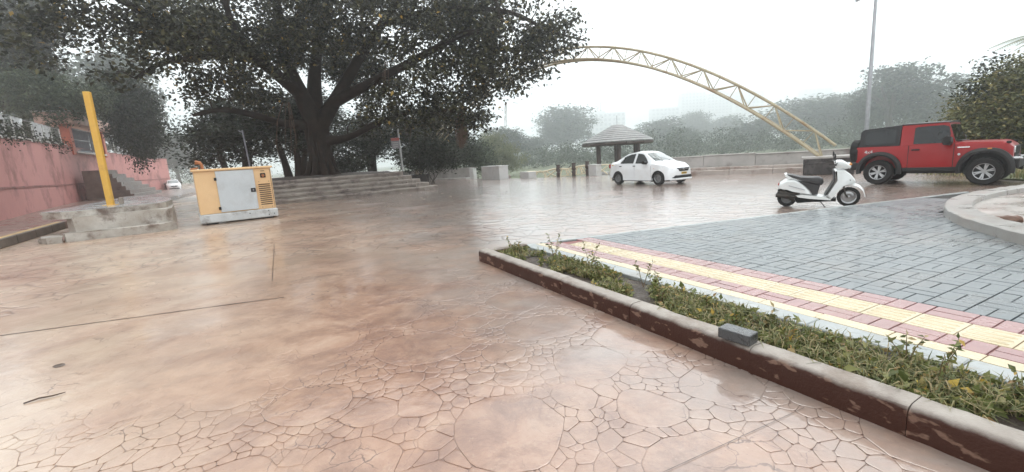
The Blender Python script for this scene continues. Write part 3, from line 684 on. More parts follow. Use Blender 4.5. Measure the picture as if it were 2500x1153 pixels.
wall_fence(.02,.405,'post and wire fence hung with pale plastic sheets, left stretch of wall top',15,1.35,(1,0,1,1,0))
wall_fence(.56,.72,'short post and wire fence with pale sheets right of the gate house',6,1.2,(1,0,1))
# ---- long low wall and ledge at the right
lw=thing('low_wall','long grey concrete parapet wall behind the parked white sedan','wall',(12.5,24.6,0))
L0=Vector((8.9,27.35)); L1=Vector((24.5,17.5)); ld=(L1-L0).normalized(); ln_=Vector((ld.y,-ld.x))
def lwp(a,b): p=L0+ld*a-ln_*b; return (p.x-12.5,p.y-24.6)
LL=(L1-L0).length
for k in range(7):
    a0=LL*k/7; a1=LL*(k+1)/7-.01; hh=.98+.03*math.sin(k*2)
    MB().prism([lwp(a0,.35),lwp(a1,.35),lwp(a1,.72),lwp(a0,.72)],-1.3,hh).build('panel',M_CONC,lw,bevel=.02)
    MB().prism([lwp(a0,.30),lwp(a1,.30),lwp(a1,.76),lwp(a0,.76)],hh+.002,hh+.06).build('coping',M_CONC,lw,bevel=.015)
lg=thing('ledge_step','low concrete ledge with pale top along the foot of the parapet','ledge',(12.5,24.6,0))
M_LEDGE=mat('ledge_concrete',(.36,.29,.25),(.50,.45,.42),scale=1.4,rough=.35,rough2=.6,stain=(.17,.09,.06),stain_scale=1.0,stain_amt=.8)
for k in range(9):
    a0=LL*k/9; a1=LL*(k+1)/9-.012
    MB().prism([lwp(a0,-.75),lwp(a1,-.75),lwp(a1,.348),lwp(a0,.348)],-.02,.24).build('ledge_block',M_LEDGE,lg,bevel=.02)
    MB().prism([lwp(a0,-.30),lwp(a1,-.30),lwp(a1,.347),lwp(a0,.347)],.242,.38).build('upper_block',M_LEDGE,lg,bevel=.015)
# ---- walls and blocks left of centre, beyond the plaza
bw=thing('back_wall','low grey wall with a base step between the plinth and the white block','wall',(-5,40.8,0))
q0=AY(1032,438,43.5); q1=AY(1150,438,41.0); q0.z=q1.z=0
bd=(q1-q0).normalized(); bn=Vector((bd.y,-bd.x,0))
def bwp(a,b): p=q0+bd*a+bn*b; return (p.x+5,p.y-40.8)
BL=(q1-q0).length
MB().prism([bwp(-3,0),bwp(BL,0),bwp(BL,-.3),bwp(-3,-.3)],-1.3,.92).build('panel',M_CONC,bw,bevel=.02)
MB().prism([bwp(-3,.04),bwp(BL+.6,.04),bwp(BL+.6,-.34),bwp(-3,-.34)],.922,.98).build('coping',M_CONC,bw,bevel=.01)
MB().prism([bwp(-2.5,1.1),bwp(BL+.2,1.1),bwp(BL+.2,.045),bwp(-2.5,.045)],-.2,.12).build('base_step',M_CONC,bw,bevel=.03)
MB().prism([bwp(BL+.02,.25),bwp(BL+.45,.25),bwp(BL+.45,-.33),bwp(BL+.02,-.33)],-.2,.90).build('white_pier',M_WHITE_C,bw,bevel=.02)
def block(name,label,px0,px1,py,Y,h,m,dep=.7,cap=None):
    a=G(px0,py); b=G(px1,py); s=Y/((a.y+b.y)/2); a,b=a*s,b*s; a.z=b.z=0; c=(a+b)/2; ang=math.atan2((b-a).y,(b-a).x)
    t=thing(name,label,'pier',tuple(c),ang); w_=(b-a).length
    B('body',(0,dep/2,h/2-.3),(w_,dep,h+.6),m,t,.02); B('cap',(0,dep/2,h+.03),(w_+.05,dep+.05,.06),m,t,.01)
    if cap: B('side_panel',(-w_/2-.03,dep/2,h/2-.1),(.05,dep*.9,h-.2),cap,t,0)
    return t
M_BROWN=mat('brown_timber_concrete',(.055,.034,.027),(.09,.058,.047),scale=4,rough=.5,bump=.6,bscale=12)
block('gate_pier','big whitewashed gate pier at the end of the grey back wall',1177,1220,440,36.2,1.0,M_WHITE_C,.9,M_CONC)
block('gate_pier','small pale concrete pier at the left end of the ivory fence',1270,1291,437,34.6,.42,M_WHITE_C,.8,M_KD)
block('gate_pier','pale concrete pier between ivory fence and white sedan',1437,1456,432,32.2,.72,M_WHITE_C,.55)
# ---- ivory rustic fence with brown posts
M_IVORY=mat('ivory_paint',(.74,.64,.46),(.78,.70,.54),scale=4,rough=.45,stain=(.42,.33,.22),stain_scale=3,stain_amt=.5)
fe=thing('rustic_fence','ivory rustic fence with arched branches and brown posts, left of the sedan','fence',(3.5,34.0,0)); fo=Vector(fe.location)
f0=Vector((1.25,35.1,-.28)); f1=Vector((5.95,32.7,.05))
def fpt(t,z): p=f0.lerp(f1,t); return p+Vector((0,0,z))-fo
for t in (.53,.76,.955):
    m_=MB(); b_=fpt(t,-.5); rings=[]
    for z,r in ((0,.13),(.75,.14),(.85,.17),(.95,.10),(1.05,.17),(1.2,.16),(1.42,.13),(1.44,.17),(1.5,.17)): rings.append([b_+Vector((r*math.cos(a),r*math.sin(a),z)) for a in np.linspace(0,2*math.pi,9)[:-1]])
    m_.loft(rings); m_.build('post',M_BROWN,fe,smooth=.9)
def stick(a,b,r,name='branch',bend=.0):
    m_=MB(); a=Vector(a); b=Vector(b); n=5; m_.tube([a.lerp(b,i/n)+Vector((0,0,bend*math.sin(math.pi*i/n))) for i in range(n+1)],r,6); return m_.build(name,M_IVORY,fe,smooth=.9)
pts=[fpt(t,.66+.05*math.sin(t*16)) for t in np.linspace(0,.95,30)]
m_=MB(); m_.tube(pts,.07,6); m_.build('top_rail',M_IVORY,fe,smooth=.9)
m_=MB(); m_.tube([fpt(t,.12) for t in np.linspace(0,.95,10)],.035,6); m_.build('bottom_rail',M_IVORY,fe,smooth=.9)
for k,(t0,t1) in enumerate(((.02,.16),(.17,.33),(.34,.50),(.56,.66),(.66,.74),(.79,.87),(.87,.93))):
    if k in (1,3,5):
        m_=MB(); m_.tube([fpt(lerp(t0,t1,.5-.5*math.cos(a)),.1+.58*math.sin(a)) for a in np.linspace(0,math.pi,12)],.06,6); m_.build('arched_branch',M_IVORY,fe,smooth=.9)
    else:
        stick(fpt(t0,.12),fpt(t1,.62),.05); stick(fpt(t0,.62),fpt(t1,.12),.05); stick(fpt(t0,.1),fpt(t0,.66),.032)
# second panel between the pale pier and the car
fe2=thing('rustic_fence','short ivory rustic fence panel directly behind the sedan boot','fence',(7.2,32.0,0)); fo=Vector(fe2.location); f0=Vector((6.35,32.35,0)); f1=Vector((10.4,29.6,0)); fe_old=fe; fe=fe2
m_=MB(); m_.tube([fpt(t,.68+.05*math.sin(t*14)) for t in np.linspace(0,1,20)],.05,6); m_.build('top_rail',M_IVORY,fe2,smooth=.9)
for t0,t1,k in ((.0,.16,0),(.2,.36,1),(.38,.5,0),(.55,.75,1),(.78,1,0)):
    if k: 
        m_=MB(); m_.tube([fpt(lerp(t0,t1,.5-.5*math.cos(a)),.05+.70*math.sin(a)) for a in np.linspace(0,math.pi,12)],.06,6); m_.build('arched_branch',M_IVORY,fe2,smooth=.9)
    else: stick(fpt(t0,.05),fpt(t1,.62),.05); stick(fpt(t0,.62),fpt(t1,.05),.05)
# little white lattice gate panel by the big pier
lt=thing('cross_railing','small white cross-braced railing on dark posts beside the big pier','railing',tuple(AY(1224,438,37.5).xy)+(0,))
for x in (-.25,.28): B('post',(x+.12,0,.35),(.14,.14,1.5),M_KD,lt,.01)
for a in ((-.45,.35,.0),(-.45,.83,.0)): B('rail',(-.1,-.09,a[1]),(.75,.05,.06),M_WHITE_C,lt,0)
for s_ in (1,-1): B('brace',(-.1,-.12 if s_>0 else -.15,.59),(.78,.03,.05),M_WHITE_C,lt,0,ry=s_*R_(32))
B('stone_foot',(.3,-.2,.05),(1.0,.5,.35),M_STEP,lt,.06)
# ---- gazebo
gzb=thing('gazebo','round gazebo with tiered conical grey roof on brown columns','gazebo',(9.75,40.3,-.25))
m_=MB(); m_.lathe([(2.6,-1.2),(2.6,0),(2.5,.03),(0,.03)],24); m_.build('plinth',M_CONC,gzb,smooth=.6)
for k in range(6):
    a=R_(20+60*k); m_=MB(); x,y=1.9*math.cos(a),1.9*math.sin(a); m_.tube([(x,y,0),(x,y,.3),(x,y,1.2),(x,y,2.55)],[.22,.19,.18,.2],10); m_.build('column',M_BROWN,gzb,smooth=.9)
for k in range(12):
    a=R_(30*k); b=R_(30*(k+1)); m_=MB(); r=2.98
    m_.tube([(r*math.cos(a),r*math.sin(a),2.50),(r*math.cos(b),r*math.sin(b),2.50)],.14,8); m_.build('fascia_log',M_BROWN,gzb,smooth=.9)
m_=MB(); m_.lathe([(2.9,2.5),(2.95,2.58),(.3,3.88),(.2,3.6)],24); m_.build('roof_core',M_BROWN,gzb,smooth=.5)  # dark brown band left between tiers paints the shadow line under each lip
M_ROOF=mat('pale_roof_tier',spec=.3,c1=(.20,.20,.195),c2=(.29,.29,.285),scale=3,rough=.5,stain=(.22,.2,.19),stain_scale=2,stain_amt=.6)
NT=8
for k in range(NT):
    f=k/NT; r1=lerp(3.06,.55,f); r0=lerp(3.06,.55,(k+.62)/NT); z1=lerp(2.66,3.98,f**.93); z0=lerp(2.66,3.98,((k+.62)/NT)**.93)
    m_=MB(); m_.lathe([(r1-.25,z1-.02),(r1+.02,z1-.05),(r1+.04,z1+.03),(r0,z0+.05),(r0,z0-.10)],24); m_.build('roof_tier',M_ROOF,gzb,smooth=.5)
m_=MB(); m_.lathe([(.66,3.96),(.5,4.1),(.0,4.16)],20); m_.build('roof_cap',M_ROOF,gzb,smooth=.9)
m_=MB(); m_.tube([(0,0,4.1),(0,0,4.9)],.018,5); m_.build('finial_rod',M_METAL,gzb)
# ---- lattice arch
M_ARCH=mat('ochre_steel',(.35,.29,.185),(.43,.37,.25),scale=2,rough=.5,stain=(.24,.12,.05),stain_scale=1.5,stain_amt=.7)
th_=2.4411; AS=29.2; AH=6.69; AE=1.965; ax0=Vector((14.51,20.94,.71)); au=Vector((math.cos(th_),math.sin(th_),0)); av=Vector((-au.y,au.x,0))
arch=thing('lattice_arch','ochre steel lattice arch rising from the dark pedestal over the plaza','arch',tuple(ax0)); 
def apos(t): return au*(AS*t)+Vector((0,0,AH*(1-abs(2*t-1)**AE)))
def afr(t):
    p=apos(t); d=(apos(min(t+.004,1))-apos(max(t-.004,0))).normalized(); return p,d,d.cross(av).normalized()*(-1 if d.cross(av).z<0 else 1)
DT=.72; HW=.30
NB=36; 
tb=np.linspace(0,1,NB+1); fine=np.linspace(0,1,79)
for s_ in (-1,1):
    m_=MB(); m_.tube([afr(t)[0]+av*HW*s_ for t in fine],.066,8); m_.build('bottom_chord',M_ARCH,arch,smooth=.9)
m_=MB(); m_.tube([afr(t)[0]+afr(t)[2]*DT for t in fine],.068,8); m_.build('top_chord',M_ARCH,arch,smooth=.9)
def bar(a,b,r=.031,name='brace'):
    m_=MB(); m_.tube([a,b],r,6); m_.build(name,M_ARCH,arch)
for k in range(NB):
    t0,t1=tb[k],tb[k+1]; tm=(t0+t1)/2; P0,_,n0=afr(t0); P1,_,n1=afr(t1); Pm,_,nm=afr(tm)
    if k%2==0:
        for s_ in (-1,1): bar(P0+av*HW*s_,P1+n1*DT)
    else:
        for s_ in (-1,1): bar(P0+n0*DT,P1+av*HW*s_)
    if k%2==1: bar(P1+av*HW,P1-av*HW,.02,'cross_tie'); bar(P1+av*0,P1+n1*DT,.02,'upright')
    else: bar(P1+n1*DT,P1,.02,'upright')
M_GRANITE=mat('dark_granite',spec=.25,c1=(.03,.026,.026),c2=(.06,.05,.048),scale=6,rough=.2,rough2=.45,stain=(.16,.14,.13),stain_scale=1.6,stain_amt=.5)
ped=thing('arch_pedestal','dark stone pedestal with pale capstone carrying the foot of the arch','pedestal',(14.65,20.75,0),math.atan2(-.53,.85))
B('block',(0,0,.35),(1.9,1.0,.72),M_GRANITE,ped,.03); B('cap',(0,0,.76),(2.05,1.15,.10),M_CONC,ped,.015); B('upper_band',(0,-.53,.60),(1.92,.06,.22),M_GRANITE,ped,.01)
ped2=thing('arch_pedestal','pedestal at the far foot of the arch behind the tree','pedestal',(-7.8,39.8,0),0)
B('block',(0,0,.3),(1.9,1.0,.8),M_GRANITE,ped2,.03)
# ---- lamp mast
M_GALV=mat('galvanised_steel',(.33,.33,.35),(.42,.42,.44),scale=5,rough=.4,metal=.5)
mp=AY(2128,300,25.0); MH=AY(2155,-14,25.0).z+.2; lm=thing('lamp_mast','tall grey lamp mast with flat lamp heads behind the red vehicle','lamp post',(mp.x-.25,25.0,-.2)); 
m_=MB(); m_.tube([(0,0,0),(0,0,1.2),(0,0,MH)],[.125,.11,.07],10); m_.build('mast',M_GALV,lm,smooth=.9)
B('base_box',(0,0,.25),(.5,.5,.5),M_CONC,lm,.02)
m_=MB(); m_.tube([(-.75,0,MH-.12),(0,0,MH-.02),(.75,0,MH-.12)],.04,6); m_.build('cross_arm',M_GALV,lm)
for s_ in (-1,1):
    h_=B('lamp_head',(s_*.85,-.1,MH-.18),(.42,.34,.10),M_GALV,lm,.03,ry=s_*R_(18)); B('lens',(s_*.85,-.1,MH-.24),(.32,.25,.03),M_WHITE_C,h_,0,ry=s_*R_(18))
# ---- sign pole on the plinth, thin pole behind the generator
M_POLE=mat('pale_pole',(.38,.38,.38),(.48,.48,.48),scale=5,rough=.4)
M_SGN=mat('sign_grey',(.30,.30,.32),(.36,.36,.38),scale=6,rough=.4); M_SGNR=mat('sign_red',(.52,.12,.10),(.55,.16,.14),scale=6,rough=.4)
sp=AY(984,420,34.0); sg=thing('sign_pole','slim pale pole with a small notice board on the plinth','sign',(sp.x,34.0,1.15)); 
m_=MB(); m_.tube([(0,0,0),(-.1,0,4.6)],.07,8); m_.build('pole',M_POLE,sg,smooth=.9)
bd_=B('board',(-.32,-.09,2.05),(.62,.04,.78),M_SGN,sg,.005); B('red_header',(-.32,-.115,2.32),(.60,.012,.20),M_SGNR,bd_,0)
for k in range(3): B('text_line',(-.32,-.115,2.08-.15*k),(.44-.06*k,.010,.05),M_WHITE_C,bd_,0)
sp=AY(612,405,30.5); tp_=thing('thin_pole','thin dark pole rising behind the orange generator','pole',(sp.x,30.5,1.2))
m_=MB(); m_.tube([(0,0,-.3),(-.18,0,3.3)],.05,8); m_.build('shaft',M_METAL,tp_,smooth=.9); B('bracket',(-.3,0,3.2),(.3,.05,.05),M_METAL,tp_,0,ry=R_(25))
# ================================================================ GENERATOR
M_GOR=mat('generator_orange',(.66,.42,.21),(.71,.48,.26),scale=1.5,rough=.38,rough2=.5,stain=(.55,.33,.18),stain_scale=1.2,stain_amt=.5)
M_GGR=mat('generator_grey',(.44,.47,.49),(.52,.55,.57),scale=1.5,rough=.35,rough2=.5,stain=(.38,.38,.38),stain_scale=2,stain_amt=.5)
M_GBASE=mat('generator_base_grey',(.42,.43,.43),(.54,.55,.55),scale=3,rough=.5,bump=.1,stain=(.16,.13,.11),stain_scale=2.5,stain_amt=.7)
M_BLK=mat('black_plastic',(.010,.010,.010),(.016,.015,.015),spec=.2,scale=10,rough=.42)
M_RUST=mat('rust_orange',(.40,.16,.06),(.28,.10,.04),scale=12,rough=.6)
ga=Vector((-10.47,15.17)); gb_=Vector((-8.51,16.57)); gv=(gb_-ga).normalized(); GW=(gb_-ga).length
gen=thing('generator','orange diesel generator cabinet with a grey door and grey skid base','generator',(ga.x,ga.y,0),math.atan2(gv.y,gv.x))
D_=1.05
B('skid_base',(GW/2,D_/2,.20),(GW-.02,D_,.30),M_GBASE,gen,.035,seg=2)
for x in (.35,GW-.35): B('skid_runner',(x,D_/2,.03),(.35,D_-.1,.06),M_BLK,gen,0)
B('cabinet',(GW/2,D_/2+.03,1.08),(GW-.10,D_-.06,1.46),M_GOR,gen,.02,seg=2)
B('roof',(GW/2,D_/2+.01,1.84),(GW+.02,D_+.06,.075),M_GOR,gen,.025,seg=2)
dr=B('door',(GW*.51,.035,1.085),(GW*.475,.03,1.40),M_GGR,gen,.006)
B('latch_plate',(GW*.712,.014,1.06),(.15,.025,.14),M_BLK,dr,.006); B('latch_knob',(GW*.712,-.004,1.06),(.05,.02,.06),M_METAL,dr,.004)
for z in (.52,1.52): B('hinge',(GW*.263,.02,z),(.07,.045,.10),M_BLK,dr,.006)
pn=B('louvre_panel',(GW*.865,.05,.86),(GW*.19,.012,.86),M_GOR,gen,.003)
for k in range(11):
    m_=MB(); z=.52+k*.071; m_.box((GW*.865,.036,z),(GW*.155,.02,.022)); m_.build('louvre_slot',M_BLK,pn)
    m_=MB(); m_.box((GW*.865,.030,z+.022),(GW*.158,.04,.010),rx=R_(-25)); m_.build('louvre_blade',M_GOR,pn)
gg=B('gauge_window',(GW*.865,.035,1.55),(.17,.03,.16),M_BLK,gen,.03,seg=2); m_=MB(); m_.lathe([(.0,.0),(.05,.0),(.055,.02)],14,Matrix.Translation((GW*.865,.018,1.55))@Matrix.Rotation(R_(90),4,'X')); m_.build('gauge_dial',M_RUST,gg)
for x in (-.03,.03): B('vent_notch',(GW*.865+x,.045,1.71),(.045,.02,.02),M_BLK,gen,0)
B('seam',(GW*.965,.053,1.08),(.008,.01,1.40),M_BLK,gen,0)
for k,(x,z) in enumerate(((GW*.80,.42),(GW*.93,.42),(GW*.80,1.33),(GW*.93,1.33))): B('bolt',(x,.04,z),(.02,.02,.02),M_BLK,gen,0)
B('lifting_pocket',(GW*.73,-.006,.27),(.2,.012,.10),M_GBASE,gen,.004)
for x,z in ((GW*.62,.25),(GW*.87,.28),(GW*.87,.14),(GW*.94,.16)): B('bolt_hole',(x,-.004,z),(.03,.012,.035),M_BLK,gen,0)
m_=MB(); m_.tube([(.34,.5,1.86),(.34,.5,2.02),(.30,.5,2.10),(.16,.5,2.13)],[.05,.05,.06,.075],10); m_.build('exhaust_pipe',M_RUST,gen,smooth=.9)
m_=MB(); m_.tube([(.0,.5,1.90),(.22,.5,1.93)],.03,6); m_.build('roof_conduit',M_RUST,gen,smooth=.9)

# ================================================================ VEHICLES
M_TYRE=mat('tyre_rubber',(.012,.011,.011),(.02,.018,.017),spec=.2,scale=12,rough=.6,rough2=.75,obj=True)
M_ALLOY=mat('alloy_wheel',(.42,.42,.43),(.5,.5,.5),scale=6,rough=.28,metal=.85,obj=True)
M_STEELW=mat('steel_wheel',(.20,.20,.20),(.28,.28,.28),scale=8,rough=.45,metal=.5,obj=True)
M_WPAINT=mat('white_car_paint',(.74,.75,.76),(.78,.79,.80),scale=1.0,rough=.28,coat=.8,obj=True,stain=(.62,.58,.54),stain_scale=1.2,stain_amt=.35)
M_REDP=mat('red_car_paint',(.24,.004,.005),(.28,.006,.007),scale=1.0,rough=.35,spec=.15,coat=.35,obj=True)
M_GLASS=mat('dark_car_glass',(.008,.009,.010),(.014,.015,.016),scale=2,rough=.05,spec=.4)
M_GLASSM=mat('grey_car_glass',(.035,.038,.038),(.06,.062,.062),scale=2,rough=.06,spec=.6)
M_GLASSL=mat('windscreen_glass',(.10,.13,.13),(.14,.17,.17),scale=1.5,rough=.06,spec=.9,coat=1.0)
M_CLAD=mat('black_cladding',(.014,.013,.013),(.022,.02,.02),spec=.25,scale=10,rough=.45,rough2=.6,obj=True)
M_SOFT=mat('black_hardtop',(.014,.013,.014),(.022,.02,.021),spec=.25,scale=5,rough=.4,rough2=.55,obj=True)
M_LAMP=mat('clear_lamp',(.45,.48,.5),(.6,.62,.63),scale=9,rough=.08,coat=1.0,spec=.8)
M_CHROME=mat('chrome',(.6,.6,.61),(.66,.66,.67),scale=9,rough=.12,metal=1.0)
M_AMBER=mat('amber_lamp',(.6,.22,.03),(.65,.28,.05),scale=9,rough=.2); M_TAIL=mat('tail_lamp',(.25,.01,.01),(.3,.015,.015),scale=9,rough=.2)
M_PLATE=mat('yellow_plate',(.62,.38,.03),(.66,.42,.05),scale=9,rough=.4)
def itp(T): 
    X=[a for a,b in T]; Y=[b for a,b in T]; return lambda x: float(np.interp(x,X,Y))
class Shell:
    """car body: cross-sections along x with real wheel arches"""
    def __init__(s,zT,zB,wB,wT,wM,zM,zb,floor,crown,axles,ra,zc):
        s.zT,s.zB,s.wB,s.wT,s.wM,s.zM,s.zb0,s.floor,s.crown=[itp(t) for t in (zT,zB,wB,wT,wM,zM,zb)]+[floor,itp(crown)]
        s.axles,s.ra,s.zc=axles,ra,zc
    def zb(s,x):
        z=s.zb0(x)
        for a in s.axles:
            d=abs(x-a)
            if d<s.ra: z=max(z,s.zc+math.sqrt(s.ra**2-d*d))
        return z
    def ring(s,x):
        zb=s.zb(x); zM=max(s.zM(x),zb+.015); wM=s.wM(x); h=[(0,s.floor),(wM-.30,s.floor),(wM-.295,max(zb,s.floor+.002)),(wM-.02,zb),(wM,zb+.012),(wM,zM),(s.wB(x),max(s.zB(x),zM+.01)),(s.wT(x),max(s.zT(x),zM+.02))]
        c=s.crown(x); wT=s.wT(x); zT=max(s.zT(x),zM+.02)
        for k in (.82,.5,0): h.append((wT*k,zT+c*(1-k*k)))
        return [(x,y,z) for y,z in h]+[(x,-y,z) for y,z in h[-2:0:-1]]
    def build(s,name,m,parent,xs):
        m_=MB(); m_.loft([s.ring(x) for x in xs]); return m_.build(name,m,parent,smooth=.62)
    def side(s,x,t,sg,off=.006):
        y=lerp(s.wB(x),s.wT(x),t); z=lerp(s.zB(x),s.zT(x),t); n=Vector((0,s.zT(x)-s.zB(x),s.wB(x)-s.wT(x))).normalized()
        return Vector((x,(y+n.y*off)*sg,z+n.z*off))
    def window(s,name,xs,t0,t1,sg,m,parent,off=.006):
        m_=MB(); a=[s.side(x,t,sg,off) for x,t in zip(xs,t0)]; b=[s.side(x,t,sg,off) for x,t in zip(xs,t1)]
        m_.loft([a,b],caps=False,closed=False); return m_.build(name,m,parent)
    def screen(s,name,x0,x1,ys,m,parent,off=.008,nx=6):
        """glass on the sloping top surface between two stations"""
        m_=MB(); rr=[]; sl=Vector((s.zT(x0)-s.zT(x1),0,x1-x0)); sl=sl.normalized()*(1 if sl.z>0 else -1)
        if sl.z<0: sl=-sl
        for i in range(nx+1):
            x=lerp(x0,x1,i/nx); row=[]
            for k in np.linspace(-ys,ys,9): row.append(Vector((x,s.wT(x)*k,s.zT(x)+s.crown(x)*(1-k*k)))+sl*off)
            rr.append(row)
        m_.loft(rr,caps=False,closed=False); return m_.build(name,m,parent,smooth=1)
def stations(L0,L1,ax,ra,extra=()):
    xs=set(np.round(np.linspace(L0,L1,50),4).tolist())
    for a in ax:
        for t in np.linspace(-1,1,17): xs.add(round(a+ra*math.sin(t*math.pi/2),4))
    xs|=set(extra); return sorted(x for x in xs if L0<=x<=L1)
def wheel(parent,x,y,z,r,wd,rim_r,spokes,sg,rm,name='wheel',steer=0,double=False):
    w_=bpy.data.objects.new(name,None); COL.objects.link(w_); w_.parent=parent; w_.location=(x,y,z); w_.rotation_euler=(R_(-90)*sg,0,0)
    # local z points outwards
    h=wd/2
    m_=MB(); m_.lathe([(rim_r*.95,-h*.9),(r*.90,-h),(r*.985,-h*.78),(r,-h*.4),(r,h*.4),(r*.985,h*.78),(r*.90,h),(rim_r*1.02,h*.92),(rim_r*.95,h*.70),(rim_r*.95,-h*.9)],36); m_.build('tyre',M_TYRE,w_,smooth=.7)
    m_=MB()
    for k in range(36):
        a=2*math.pi*k/36; m_.box((r*.995*math.cos(a),r*.995*math.sin(a),(h*.35 if k%2 else -h*.35)),(r*.03,r*.10,h*.8),rz=a)
    stuff(m_.build('tread_blocks',M_TYRE,w_))
    m_=MB(); m_.lathe([(rim_r,h*.80),(rim_r*.93,h*.84),(rim_r*.88,h*.6),(rim_r*.86,-h*.2),(0,-h*.2)],30); m_.lathe([(rim_r*1.0,h*.78),(rim_r*.97,h*.88),(rim_r*.90,h*.80)],30)
    rim=m_.build('rim',M_CLAD if spokes else rm,w_,smooth=.7)
    m_=MB(); m_.lathe([(rim_r,h*.80),(rim_r*.985,h*.90),(rim_r*.92,h*.84),(rim_r*.90,h*.70)],30); m_.build('rim_lip',rm,w_,smooth=.9)
    m_=MB(); m_.lathe([(0,h*.72),(rim_r*.15,h*.72),(rim_r*.2,h*.62),(rim_r*.24,h*.2)],16); m_.build('hub',rm,w_,smooth=.7)
    for k in range(spokes):
        a=2*math.pi*k/spokes+.3
        for d in ((-.13,.13) if double else (0,)):
            m_=MB(); c=Vector((math.cos(a+d*.9),math.sin(a+d*.9),0)); e=Vector((math.cos(a+d),math.sin(a+d),0))
            p0=c*rim_r*.18+Vector((0,0,h*.60)); p1=e*rim_r*.93+Vector((0,0,h*.70)); wd_=rim_r*(.075 if double else .12); q=Vector((-math.sin(a),math.cos(a),0))*wd_
            m_.add([p0-q,p0+q,p1+q*.85,p1-q*.85,p0-q-Vector((0,0,.05)),p0+q-Vector((0,0,.05)),p1+q*.85-Vector((0,0,.05)),p1-q*.85-Vector((0,0,.05))],[(0,1,2,3),(0,4,5,1),(1,5,6,2),(2,6,7,3),(3,7,4,0)]); m_.build('spoke',rm,w_)
    if not spokes:
        for k in range(8):
            a=2*math.pi*k/8; m_=MB(); m_.lathe([(0,h*.30),(rim_r*.11,h*.28),(rim_r*.13,h*.2)],8,Matrix.Translation((rim_r*.62*math.cos(a),rim_r*.62*math.sin(a),-h*.44))); m_.build('vent_hole',M_BLK,w_)
        m_=MB(); m_.lathe([(rim_r*.36,h*.1),(rim_r*.5,h*.16),(rim_r*.78,-.1*h)],20); m_.build('wheel_dish',rm,w_,smooth=.9)
    return w_
def panel(name,pts,th,m,parent,ax='y',bevel=.006):
    """flat outline (x,z) of real thickness, extruded along y; pts are (x,y,z)"""
    P=[Vector(p) for p in pts]; n=(P[1]-P[0]).cross(P[2]-P[0]).normalized()
    m_=MB(); m_.loft([[p-n*th/2 for p in P],[p+n*th/2 for p in P]]); return m_.build(name,m,parent,bevel=bevel)

# ---------------------------------------------------------------- red off-roader
ra_=Vector((12.22,14.94,0)); fa_=Vector((13.69,12.92,0)); jd=(fa_-ra_).normalized(); left=Vector((-jd.y,jd.x,0)); 
jc=(ra_+fa_)/2+left*.80; jang=math.atan2(jd.y,jd.x)
jeep=thing('off_roader','red three-door off-road vehicle with black hardtop and rear spare wheel','off-roader',tuple(jc),jang)
JS=Shell(zT=[(-1.86,1.22),(-1.80,1.235),(.55,1.235),(.60,1.255),(1.55,1.215),(1.68,1.12),(1.73,1.05)],zB=[(-1.86,1.20),(.55,1.20),(1.6,1.15),(1.8,1.0)],
  wB=[(-1.86,.80),(.55,.82),(.75,.74),(1.72,.66),(1.80,.60)],wT=[(-1.86,.78),(.5,.79),(.75,.68),(1.72,.60),(1.8,.52)],wM=[(-1.86,.80),(-1.7,.84),(.5,.84),(.8,.78),(1.74,.70),(1.80,.64)],zM=[(-1.86,.95),(1.8,.95)],
  zb=[(-1.86,.55),(-1.6,.5),(1.5,.5),(1.8,.72)],floor=.50,crown=[(-1.86,.0),(.5,.0),(.6,.03),(1.6,.05),(1.8,.02)],axles=(-1.225,1.225),ra=.50,zc=.46)
JS.build('body',M_REDP,jeep,stations(-1.86,1.73,(-1.225,1.225),.5,(.55,.6,.75,-.47)))
# cabin: red door frame and pillar, black hardtop
CB=Shell(zT=[(-.72,1.84),(.36,1.85),(.56,1.24)],zB=[(-.72,1.235),(.56,1.235)],wB=[(-.72,.805),(.56,.80)],wT=[(-.72,.70),(.36,.69),(.56,.80)],wM=[(-.72,.81),(.56,.805)],zM=[(-.72,1.23),(.56,1.23)],zb=[(-.72,1.20),(.56,1.20)],floor=1.19,crown=[(-.72,.03),(.36,.03),(.56,.02)],axles=(),ra=0,zc=0)
cb=CB.build('cabin',M_REDP,jeep,[-.72,-.5,-.2,.1,.36,.43,.5,.56])
HT=Shell(zT=[(-1.80,1.72),(-1.70,1.80),(-.735,1.865)],zB=[(-1.80,1.238),(-.735,1.238)],wB=[(-1.80,.785),(-.735,.80)],wT=[(-1.80,.68),(-.735,.705)],wM=[(-1.80,.79),(-.735,.805)],zM=[(-1.80,1.235),(-.735,1.235)],zb=[(-1.80,1.22),(-.735,1.22)],floor=1.21,crown=[(-1.8,.02),(-.735,.03)],axles=(),ra=0,zc=0)
ht=HT.build('hardtop',M_SOFT,jeep,[-1.80,-1.77,-1.70,-1.4,-1.1,-.735])
RP=Shell(zT=[(-.735,1.868),(.20,1.875),(.385,1.862)],zB=[(-.735,1.86),(.385,1.85)],wB=[(-.735,.70),(.385,.69)],wT=[(-.735,.685),(.385,.67)],wM=[(-.735,.705),(.385,.695)],zM=[(-.735,1.857),(.385,1.847)],zb=[(-.735,1.852),(.385,1.842)],floor=1.85,crown=[(-.735,.03),(.385,.03)],axles=(),ra=0,zc=0)
RP.build('roof_panel',M_SOFT,jeep,[-.735,-.3,.0,.2,.385])
